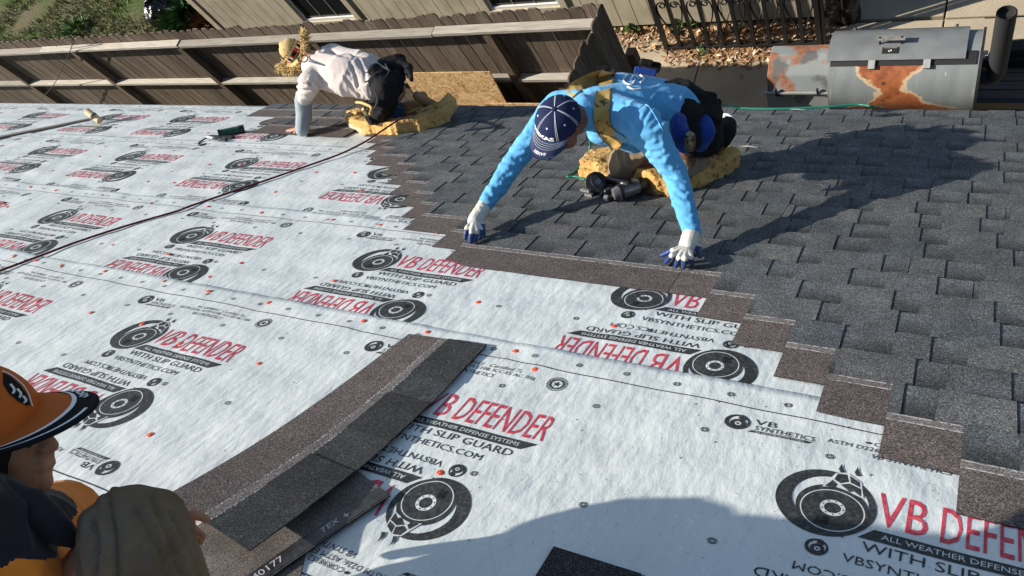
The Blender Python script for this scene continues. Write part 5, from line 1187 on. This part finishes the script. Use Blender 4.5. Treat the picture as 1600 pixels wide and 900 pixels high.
# gloves
def glove(wr, palm, tips, parent, blue_side, kn=None, rp=.036, gname='glove'):
    b = B(); b.cap(wr + (wr - palm) * .15, .037, palm, rp, 14)
    for i, (mid, tip, r1) in enumerate(tips): b.chain([(palm + (mid - palm) * .35, r1 * 1.35), (mid, r1 * 1.05), (tip, r1 * .85)], 10)
    tipsarr = [(m_, t_) for m_, t_, _ in tips]
    def split(c):
        out = np.zeros(len(c), int)
        for m_, t_ in tipsarr:
            d = t_ - m_; k = ((c - m_) @ d) / (d @ d); dist = np.linalg.norm(c - (m_ + np.clip(k, 0, 1)[:, None] * d), axis=1); out[(k > .12) & (dist < .024)] = 1
        v = (c - palm) @ blue_side; out[(v > .017)] = 1
        return out
    return b.organic(gname, [M_GLOVE, M_GBLUE], parent, vox=.0034, smooth=3, fn=folds(.0012, 30, None, 2), split=split)
pN = H(1074, 386, .066)
glove(wrN, pN, [(H(1052, 391, .075), H(1034, 399, .040), .0115), (H(1050, 399, .078), H(1040, 410, .036), .0115), (H(1061, 403, .078), H(1056, 416, .036), .012), (H(1070, 404, .078), H(1068, 418, .036), .012), (H(1079, 402, .075), H(1081, 414, .036), .0115), (H(1092, 386, .06), H(1094, 400, .040), .0135)], w2, -Wn * .9 + (P(1090, 390, 0) - P(1070, 390, 0)) * .0)
pF = H(742, 345, .085)
glove(wrF, pF, [(H(730, 356, .085), H(727, 372, .036), .0125), (H(737, 362, .085), H(735, 378, .034), .0125), (H(745, 362, .08), H(743, 376, .034), .0125), (H(751, 358, .07), H(749, 372, .036), .012), (H(754, 350, .07), H(756, 366, .040), .013)], w2, -Wn * .9)
# cap
cf = Frame(H(872, 187, .575), cdir(-.40, -.86, .05), cdir(-.22, .30, .92))
cp, bo, dome, br = ball_cap(cf, w2, M_NAVY, [M_NAVY2, M_NAVY], R=(.108, .096, .085), brim=.078, bcurve=.030)
def capfront(x, y_, k=1.012): 
    return dome(x / .098 - .25, .10 + y_ / .095, k)
curvetext('TEXAS', .026, .125, capfront, 'cap_lettering', M_WTXT, w2, bold=.06)
b = B(); b.add([capfront(x, y_, 1.014) for x, y_ in ((-.028, -.001), (-.015, -.004), (.0, -.012), (.015, -.004), (.028, -.001), (.012, .0015), (.0, .001), (-.012, .0015))], [tuple(range(8))]); b.build('longhorn_patch', M_ORN, w2)
curvetext('TEXAS', .011, .045, lambda x, y_: br(-.02 + x / .085 * 1.0, .66 + y_ / .075, .0052), 'brim_lettering', M_WTXT, w2, bold=.05)
# trousers, belt, pouches
b = B(); b.chain([(hipc, .10), (H(1066, 228, .22), .085), (kneeN, .070), (H(1082, 262, .10), .060), (H(1096, 250, .10), .052)], 18); b.chain([(H(1050, 195, .33), .10), (H(1000, 228, .24), .085), (H(976, 250, .16), .082), (kneeF, .078)], 18)
b.organic('trousers', M_KHA, w2, vox=.009, smooth=4, fn=folds(.012, 4, cdir(-.1, 1, 0), 21, 2.6))
b = B(); b.chain([(H(1052, 156, .44), .105), (H(1060, 185, .40), .118), (H(1074, 212, .33), .085)], 16); b.chain([(H(1072, 165, .42), .11), (H(1092, 185, .37), .115), (H(1100, 212, .28), .09)], 16); b.chain([(H(1100, 165, .37), .075), (H(1114, 190, .28), .06), (H(1110, 222, .20), .055), (H(1085, 228, .25), .06)], 14)
b.organic('tool_belt', M_BBELT, w2, vox=.009, smooth=3, fn=folds(.012, 8, None, 31))
b = B(); b.chain([(H(1092, 180, .40), .050), (H(1100, 205, .345), .056), (H(1094, 224, .28), .045)], 14); b.organic('blue_pouch', M_DBLU, w2, vox=.008, smooth=3, fn=folds(.006, 10, None, 5))
b = B(); b.chain([(H(1060, 190, .44), .036), (H(1066, 212, .40), .040), (H(1072, 228, .35), .034)], 14); b.organic('blue_pouch', M_DBLU, w2, vox=.008, smooth=3, fn=folds(.006, 10, None, 6))
b = B(); b.chain([(H(1078, 214, .42), .024), (H(1078, 228, .38), .026)], 10); b.organic('fastener_pouch', mat('brass_fastener_heap', (.25, .20, .11), .4, .5, .5, col2=(.05, .04, .03), scale=60, lo=.45, hi=.55), w2, vox=.006, smooth=1)
Rb = np.array([cdir(.95, -.2, .1), cdir(.2, .95, .1), cdir(-.1, -.1, .98)]).T
b = B(); b.box(H(1018, 104, .50), (.10, .05, .07), Rb); b.box(H(1010, 98, .53), (.075, .035, .05), Rb); b.build('back_bag', M_BBELT, w2, bevel=.010)
b = B(); b.box(H(1008, 112, .50), (.12, .035, .05), Rb); b.build('bag_trim', M_DBLU, w2, bevel=.006)
b = B(); b.box(H(1108, 150, .42), (.075, .04, .05), Rb); b.box(H(1116, 165, .38), (.06, .07, .06), Rb); b.build('side_pouch', M_BBELT, w2, bevel=.012)
# shoe
sh = root; b = B(); b.chain([(H(1130, 218, .16), .045), (H(1135, 206, .19), .052), (H(1137, 196, .205), .048)], 14); b.organic('shoe', M_BBELT, w2, vox=.007, smooth=3)
b = B()
for i in range(4): b.tube(spline([H(1124, 181 + 3.2 * i, .23), H(1136, 179.5 + 3.2 * i, .235), H(1147, 187 + 3.2 * i, .215)], 4), .0080, 8)
b.build('shoe_sole', M_WTXT, w2)
# ---------------- worker in the white shirt
w1 = root('person', P(590, 195, 0), 'person in white shirt and frayed straw hat on hands and knees near the eave', 'person', 'roofers working on the roof')
M_WSH = fabric('white_cotton_shirt', (.56, .50, .46), (.50, .45, .42), 24, .5)
M_GSLV = fabric('grey_blue_sleeve', (.23, .28, .31), (.28, .33, .36), 12, .3)
M_JEAN = fabric('blue_jeans', (.02, .045, .10), (.04, .07, .14), 12); M_BOOT = mat('brown_work_boot', (.26, .13, .055), .6, .3, col2=(.34, .19, .09), scale=14); M_SOLE = mat('tan_boot_sole', (.30, .20, .12), .8)
c1_ = H(505, 112, .46); wst = H(585, 130, .37); hp1 = H(612, 138, .33); s1n = H(484, 128, .43); e1n = H(474, 158, .25); r1n = H(474, 196, .075)
s1f = H(512, 88, .46); e1f = H(486, 130, .30); hd1 = H(470, 82, .50)
b = B(); b.cap(c1_, .10, hp1, .10); b.cap(c1_, .06, hd1, .06); b.ell(hd1, np.eye(3), (.085, .085, .095)); b.chain([(s1n, .045), (e1n, .036), (r1n, .028), (H(462, 203, .05), .022)])
for dx, dy in ((-14, 1), (-10, 4), (-4, 6)): b.chain([(H(462, 202, .045), .016), (H(455 + dx * .3, 203 + dy * .4, .03), .011), (H(455 + dx * .7, 205 + dy * .5, .012), .009)], 8)
b.cap(H(466, 203, .04), .014, H(460, 209, .015), .010)
b.chain([(hp1, .09), (H(590, 184, .12), .05), (H(640, 168, .10), .035)]); b.organic('body', M_SKIN2, w1, vox=.008, smooth=2)
b = B(); b.chain([(H(490, 105, .46), .10), (c1_, .135), (H(540, 118, .44), .150), (H(570, 124, .40), .145), (H(590, 130, .37), .135)], 20); b.cap(H(520, 88, .46), .10, H(575, 108, .42), .12, 16); b.chain([(c1_, .11), (s1n, .088), (H(477, 150, .30), .066)], 16); b.cap(H(505, 100, .46), .10, s1f, .085)
s1axis = wst - c1_; arm1 = (r1n - s1n) / np.linalg.norm(r1n - s1n)
sh1 = b.organic('shirt', M_WSH, w1, vox=.008, smooth=6, fn=creased(folds(.010, 5.0, s1axis, 5, .7), [[(488, 122), (500, 135), (520, 146)], [(484, 130), (494, 144), (512, 153)], [(548, 100), (556, 116), (560, 134)], [(560, 96), (570, 112), (572, 128)], [(540, 120), (552, 138), (562, 150)], [(500, 78), (520, 82), (545, 90)], [(462, 130), (474, 133), (484, 130)], [(463, 140), (474, 142), (484, 140)]], .006, 2.0))
b = B(); b.chain([(H(477, 148, .31), .060), (e1n, .066), (H(475, 180, .15), .066), (H(472, 203, .065), .056)], 16); b.organic('forearm_sleeve', M_GSLV, w1, vox=.007, smooth=3, fn=folds(.008, 12, arm1, 8, .35))
b = B(); b.cap(H(461, 204, .03), .018, H(451, 207, .02), .012); b.organic('glove_palm', mat('blue_glove_palm', (.05, .09, .30), .6), w1, vox=.006, smooth=1)
b = B(); b.chain([(H(588, 122, .41), .098), (H(603, 140, .34), .112), (H(596, 166, .22), .085)], 16); b.chain([(H(600, 106, .45), .070), (H(622, 100, .46), .062), (H(638, 106, .44), .036), (H(643, 124, .40), .022)], 14); b.chain([(H(620, 118, .40), .05), (H(624, 132, .36), .04)], 14)
b.organic('tool_belt', M_BBELT, w1, vox=.009, smooth=3, fn=folds(.016, 7, None, 3))
b = B(); b.chain([(hp1, .10), (H(592, 178, .13), .078), (H(620, 178, .10), .07), (H(640, 170, .10), .06)], 16); b.organic('trousers', M_JEAN, w1, vox=.009, smooth=3, fn=folds(.010, 9, None, 13))
b = B(); b.chain([(H(576, 168, .22), .060), (H(583, 182, .15), .062)], 14); b.organic('hip_pouch', M_BBELT, w1, vox=.008, smooth=2, fn=folds(.006, 12, None, 4))
b = B(); b.ell(H(573, 174, .27), np.eye(3), (.030, .030, .045)); b.organic('fasteners', mat('brass_nails_heap', (.42, .36, .16), .4, .5, .4, col2=(.08, .06, .03), scale=55, lo=.45, hi=.55), w1, vox=.006, smooth=0)
b = B(); b.tube(spline([H(557, 160, .27), H(566, 161, .30), H(580, 168, .30), H(578, 178, .28)], 5), .010, 8); b.build('pouch_lip', mat('tan_leather_lip', (.5, .34, .13), .6), w1, smooth=True)
b = B(); b.chain([(H(638, 168, .13), .055), (H(652, 166, .10), .052), (H(660, 152, .16), .045)], 14); b.organic('boot', M_BOOT, w1, vox=.008, smooth=3)
b = B(); b.chain([(H(652, 150, .22), .036), (H(665, 158, .16), .038), (H(678, 164, .11), .034)], 12); b.organic('boot_sole', M_SOLE, w1, vox=.008, smooth=2)
# belt hook and straps
b = B(); b.tube(spline([H(602, 100, .50), H(607, 112, .50), H(600, 122, .49), H(592, 124, .49)], 6), .004, 6); b.tube(spline([H(585, 140, .46), H(590, 155, .40), H(585, 170, .34)], 6), .006, 6); b.build('pouch_strap', mat('dark_cord', (.04, .04, .045), .7), w1)
b = B(); b.tube(spline([H(464, 92, .58), H(475, 97, .58), H(481, 92, .57), H(478, 86, .57), H(470, 88, .57)], 6), .005, 6); b.build('safety_glasses_cord', M_CABLE, w1)
# straw hat: pointed crown, patterned band, wide frayed brim seen from its side
M_STRAW = mat('woven_straw', (.60, .45, .21), .85, .2, col2=(.46, .32, .13), scale=60, bump=.8, bscale=110, bdist=.004)
hf = Frame(H(462, 83, .53), cdir(.45, .72, .5), cdir(-.72, .42, .46)); 
b = B(); V = []; nu = 40; prof = [(.092, 0), (.094, .02), (.090, .05), (.083, .08), (.070, .105), (.050, .122), (.028, .130), (.018, .142), (.006, .146)]
for r_, z_ in prof:
    for k in range(nu): V.append(hf(r_ * math.cos(2 * PI * k / nu), r_ * 1.0 * math.sin(2 * PI * k / nu), z_))
F = [(i * nu + k, i * nu + (k + 1) % nu, (i + 1) * nu + (k + 1) % nu, (i + 1) * nu + k) for i in range(len(prof) - 1) for k in range(nu)] + [tuple((len(prof) - 1) * nu + k for k in range(nu))]
b.add(V, F); hat = b.build('straw_crown', M_STRAW, w1, smooth=True)
b = B(); V = []
for r_, z_ in ((.096, .004), (.097, .036)):
    for k in range(nu): V.append(hf(r_ * math.cos(2 * PI * k / nu), r_ * math.sin(2 * PI * k / nu), z_))
I = [(0, 0, 0, 1, 1, 2, 0, 0, 2, 1)[k % 10] for k in range(nu)]
F = [(k, (k + 1) % nu, nu + (k + 1) % nu, nu + k) for k in range(nu)]; me = mk('hat_band', V, F, [M_BBELT, mat('red_band', (.5, .03, .03), .7), M_WTXT], I); link('hat_band', me, w1)
b = B()
for k in range(20): a = 2 * PI * k / 20; b.box(hf(.0895 * math.cos(a), .0895 * math.sin(a), .062), (.009, .009, .007), hf.R)
b.build('vent_holes', mat('hat_hole', (.05, .03, .02), .9), w1)
b = B(); r2 = random.Random(3)
V = []; rings = [(.090, 0.0), (.130, -.004), (.170, -.012)]
def brimz(a, r_): return -.012 + .055 * math.cos(2 * a) * (r_ - .09) / .08
for r_, z_ in rings:
    for k in range(48): a = 2 * PI * k / 48; V.append(hf(r_ * math.cos(a), r_ * math.sin(a), z_ + brimz(a, r_)))
b.add(V, [(i * 48 + k, (i + 1) * 48 + k, (i + 1) * 48 + (k + 1) % 48, i * 48 + (k + 1) % 48) for i in range(2) for k in range(48)]); b.build('straw_brim', M_STRAW, w1)
b = B()
for k in range(900):
    a = r2.uniform(0, 2 * PI); r0_ = r2.uniform(.13, .185); ln = r2.uniform(.015, .045); da = r2.uniform(-.25, .25); z0_ = brimz(a, r0_) + r2.uniform(-.012, .016); p = hf(r0_ * math.cos(a), r0_ * math.sin(a), z0_); q_ = hf((r0_ + ln) * math.cos(a + da), (r0_ + ln) * math.sin(a + da), z0_ + r2.uniform(-.03, .03)); b.bar(p, q_, .005, .003)
o = b.build('frayed_straw_edge', M_STRAW, w1); o['kind'] = 'stuff'
b = B(); b.cap(H(478, 70, .50), .045, H(474, 92, .49), .05); b.organic('dark_hair', mat('dark_hair', (.012, .010, .010), .8), w1, vox=.008, smooth=1)
# ---------------- worker in the orange cap
M_ORG = mat('orange_cap_cloth', (.54, .125, .018), .75, .2, bump=.2, bscale=240, bdist=.001, col2=(.48, .12, .022), scale=10); M_OSH = fabric('orange_shirt', (.62, .19, .022), (.68, .22, .03), 9, .4); M_BYK = fabric('black_shirt_yoke', (.014, .013, .018), (.022, .02, .026), 9, .4)
M_KH3 = mat('grey_khaki_trousers', (.115, .085, .055), .9, .1, col2=(.185, .142, .096), scale=11, detail=8, lo=.3, hi=.7, bump=.9, bscale=34, bdist=.012); M_BKC = mat('black_cloth', (.012, .012, .014), .85, .15)
for q_ in ((-30, 640, 1.22), (10, 870, 1.3), (205, 840, 1.15), (285, 815, 1.75), (180, 1100, 1.25), (-200, 1200, 1.5)): print('p3', q_, (FR.T @ D(*q_)).round(2))
w3 = root('person', D(60, 1150, 1.6), 'person in orange cap and orange and black shirt crouching and holding the bent shingle', 'person', 'roofers working on the roof')
hc = D(4, 712, 1.28)
rx_ = cdir(1, .03, -.05); uy_ = cdir(-.05, 1, .1); fz_ = np.cross(rx_, uy_)
def K(x, y_, z_=0): return hc + rx_ * x + uy_ * y_ + fz_ * z_          # face frame: x forwards, y up, z towards the camera
b = B(); b.ell(K(-.02, .02), np.array([rx_, uy_, fz_]).T, (.088, .100, .076)); b.ell(K(.022, -.018), np.array([rx_, uy_, fz_]).T, (.052, .062, .055)); b.cap(K(.056, .040), .018, K(.080, .014), .0125, 10); b.ell(K(.073, .010, .010), np.eye(3), (.011,) * 3); b.ell(K(.073, .010, -.010), np.eye(3), (.011,) * 3)
b.cap(K(.066, -.004, -.016), .010, K(.066, -.004, .016), .010, 8); b.cap(K(.067, -.019, -.014), .0105, K(.067, -.019, .014), .0105, 8); b.ell(K(.052, -.046), np.eye(3), (.024, .022, .024)); b.cap(K(.0, -.052, .03), .024, K(.045, -.050, .008), .018); b.cap(K(.0, -.052, -.03), .024, K(.045, -.050, -.008), .018); b.ell(K(.035, .0, .034), np.eye(3), (.024,) * 3); b.ell(K(.052, .046), np.array([rx_, uy_, fz_]).T, (.030, .016, .045))
b.cap(K(-.02, -.04), .060, K(-.06, -.15), .066); b.chain([(K(-.06, -.15), .09), (D(-40, 1000, 1.35), .12), (D(-60, 1200, 1.4), .12)])
handp = D(284, 818, 1.76); b.chain([(D(60, 880, 1.5), .05), (D(150, 870, 1.72), .04), (handp, .030)])
b.chain([(D(-60, 1200, 1.4), .10), (D(205, 840, 1.18), .06), (D(320, 1120, 1.6), .04)])
hdw = lambda px, py, d_: D(px, py, d_)
b.chain([(handp, .026), (hdw(300, 803, 1.735), .0135), (hdw(312, 806, 1.74), .0115), (hdw(323, 812, 1.75), .0095)], 10)
for (p1_, p2_, p3_) in (((296, 822, 1.77), (306, 830, 1.79), (317, 838, 1.78)), ((290, 832, 1.79), (300, 841, 1.81), (313, 846, 1.80)), ((284, 838, 1.80), (292, 848, 1.82), (306, 853, 1.81)), ((278, 842, 1.81), (286, 853, 1.83), (298, 858, 1.82))):
    b.chain([(handp + (hdw(*p1_) - handp) * .3, .016), (hdw(*p1_), .0125), (hdw(*p2_), .011), (hdw(*p3_), .0095)], 10)
b.organic('body', M_SKIN3, w3, vox=.0042, smooth=3)
b = B(); b.ell(K(-.026, .022, .035), np.array([rx_, uy_, fz_]).T, (.074, .088, .075)); o = b.build('black_head_wrap', M_BKC, w3, smooth=True)
b = B()
for zs in (.032, -.032): b.ell(K(.057, .026, zs * .8), np.eye(3), (.0085,) * 3, 12, 8)
b.build('eye', mat('dark_eye', (.06, .045, .035), .3), w3, smooth=True)
f3 = Frame(D(-30, 662, 1.24), cdir(.97, .16, .06), cdir(-.15, .84, .50))
cp3, bo3, dome3, br3 = ball_cap(f3, w3, M_ORG, [M_ORG, M_BKC], R=(.094, .084, .100), brim=.090, bcurve=.014, seams=False, droop=.1, wrap=.98)
def arcband(v0, v1, z_, name, m_, u0=-1, u1=1):
    V = []; n_ = 40
    for i in range(n_ + 1):
        u_ = u0 + (u1 - u0) * i / n_
        for v_ in (v0, v1): V.append(br3(u_, v_, z_))
    V2 = V; return link(name, mk(name, V2, [(2 * i, 2 * i + 2, 2 * i + 3, 2 * i + 1) for i in range(n_)], m_, smooth=True), w3)
arcband(.66, 1.0, .0055, 'brim_border', M_BKC); arcband(.60, .68, .0062, 'brim_piping', M_WTXT, -.97, .9); arcband(.90, .955, .0064, 'brim_piping', M_WTXT, -.97, -.1)
b = B(); b.tube([br3(u_, 1.0, .002) for u_ in np.linspace(-.99, .99, 40)], .004, 8); b.build('brim_edge', M_BKC, w3, smooth=True)
V, F = txt('Zoo', -.02, 0, .02, .014, skew=.4)
# crown badge, dark with pale marks
b = B(); b.add([dome3(a, t, 1.012) for a, t in ((.30, .42), (.55, .55), (.75, .80), (.62, .98), (.30, .95), (.08, .66))], [tuple(range(6))]) 
V = []; cA, cT = .42, .62; n_ = 24
def on3(px, py, off=.002):
    p = D(px, py, 1.2); q_, k = snap(cp3, [p], off, p - CAMP); return q_[0]
b = B(); bad = [(4, 583), (16, 590), (30, 602), (40, 616), (46, 633), (40, 634), (28, 628), (14, 616), (4, 600)]
V = [on3(a, c) for a, c in bad] + [on3(22, 610)]; b.add(V, [(i, (i + 1) % 9, 9) for i in range(9)]); b.build('crown_badge', M_BKC, w3)
b = B()
for pts in ([(14, 602), (20, 610), (18, 616)], [(24, 609), (30, 616), (28, 622)], [(33, 620), (38, 626), (35, 630)]):
    b.tube([on3(a, t, .0035) for a, t in spline([(a, t) for a, t in pts], 5)], .0018, 5)
b.tube([on3(a, t, .002) for a, t in spline([(2, 581), (16, 587), (32, 600), (42, 614), (49, 635)], 5)], .0011, 5)
b.build('badge_marks', M_WTXT, w3)
b = B()
for k in range(22):
    u_ = .25 + .5 * k / 22; b.box(br3(-u_ if False else u_, .82 + .06 * math.sin(k * 2.4), .0075), (.004, .002, .0015), f3.R)
b.build('brim_marks', M_WTXT, w3)
# shirt of the third worker: orange with a black yoke and collar
b = B(); b.chain([(D(18, 860, 1.26), .085), (D(-40, 930, 1.28), .16), (D(-60, 1150, 1.38), .19)], 20); b.cap(D(20, 850, 1.25), .075, D(95, 805, 1.50), .075, 18); b.cap(D(40, 960, 1.22), .10, D(-20, 880, 1.2), .10, 18); b.cap(D(-20, 900, 1.15), .10, D(-110, 830, 1.10), .10, 16)  # last capsule: shoulder bulk added to shade the knee
b.chain([(D(-20, 930, 1.3), .15), (R2W([-1.68, .34, .43]), .145), (R2W([-1.83, .38, .48]), .09)], 18)  # unseen back hump, added to cast the foreground shadow
b.chain([(D(95, 810, 1.50), .07), (D(100, 900, 1.6), .06), (D(160, 880, 1.72), .045)], 14)
def y3(c):
    cc_ = (c - CAMP) @ RR; dp = -cc_[:, 2]; py_ = 450 - FPX * cc_[:, 1] / dp; px_ = 800 + FPX * cc_[:, 0] / dp
    return ((((c - D(0, 846, 1.2)) @ cdir(0, 1, 0)) > .010 * np.sin(px_ * .05)) & (((c - D(95, 800, 1.40)) @ cdir(0, 0, 1)) > 0)).astype(int)
b.organic('shirt', [M_OSH, M_BYK], w3, vox=.0042, smooth=6, fn=folds(.012, 6, None, 17), split=y3)
b = B(); b.chain([(D(-20, 790, 1.17), .052), (D(25, 800, 1.17), .042), (D(70, 818, 1.18), .026)], 14); b.chain([(D(0, 775, 1.16), .030), (D(40, 792, 1.16), .030), (D(90, 826, 1.17), .020), (D(122, 846, 1.19), .007)], 14); b.chain([(D(20, 800, 1.17), .024), (D(38, 850, 1.15), .016), (D(42, 882, 1.15), .004)], 12); b.cap(D(0, 800, 1.17), .03, D(70, 830, 1.17), .02); b.organic('collar', M_BYK, w3, vox=.005, smooth=4, fn=folds(.004, 8, None, 7))
kn3 = D(210, 842, 1.16)
b = B(); b.chain([(kn3, .082), (D(228, 900, 1.17), .082), (D(252, 1090, 1.25), .098), (D(-40, 1180, 1.38), .14)], 22); b.chain([(kn3 + rx_ * .002, .076), (D(278, 985, 1.33), .072), (D(330, 1130, 1.6), .07)], 20)
b.cap(D(206, 862, 1.17), .078, D(226, 870, 1.17), .070, 20)
b.organic('trousers', M_KH3, w3, vox=.0065, smooth=8, fn=creased(softfold(.010, 5.2, cdir(.15, -1, 0), 29, 2.4), [[(168, 772), (178, 830), (182, 905)], [(236, 775), (266, 840), (290, 905)], [(212, 800), (248, 858), (262, 910)], [(270, 798), (300, 850), (326, 905)], [(140, 815), (150, 860), (150, 905)]]))
# ------------------------------------------------------------------ labels of the cap nails, told apart by what each stands beside
ORD = ['first', 'second', 'third', 'fourth', 'fifth', 'sixth', 'seventh', 'eighth', 'ninth', 'tenth', 'eleventh', 'twelfth', 'thirteenth', 'fourteenth']
SHN = {4.935: 'sheet at eave', 3.945: 'second sheet from eave', 2.86: 'middle sheet', 1.985: 'foreground sheet', .66: 'nearest sheet'}
rows = {}
for o, q in CAPROOTS:
    u, s, _ = PR(*q); e = min(S[0] for S in SHEETS if S[0] >= s - .02); d = e - s
    part = 'on the lap line of the' if d < .17 else 'among upright red letters of the' if d < .48 else 'between the black lettering of the' if d < .72 else 'among inverted red letters of the'
    rows.setdefault((part, SHN[e]), []).append((u, o))
for (part, sh_), L_ in rows.items():
    L_.sort(key=lambda t: t[0]); n_ = len(L_)
    for k, (u, o) in enumerate(L_):
        w_ = 'only' if n_ == 1 else ORD[k] + ' from left' if n_ > 2 or k == 0 else 'right one'
        o['label'] = ('orange cap nail, %s, %s %s' % (w_, part, sh_)).replace('second from left', 'second from left')
        del o['spot']
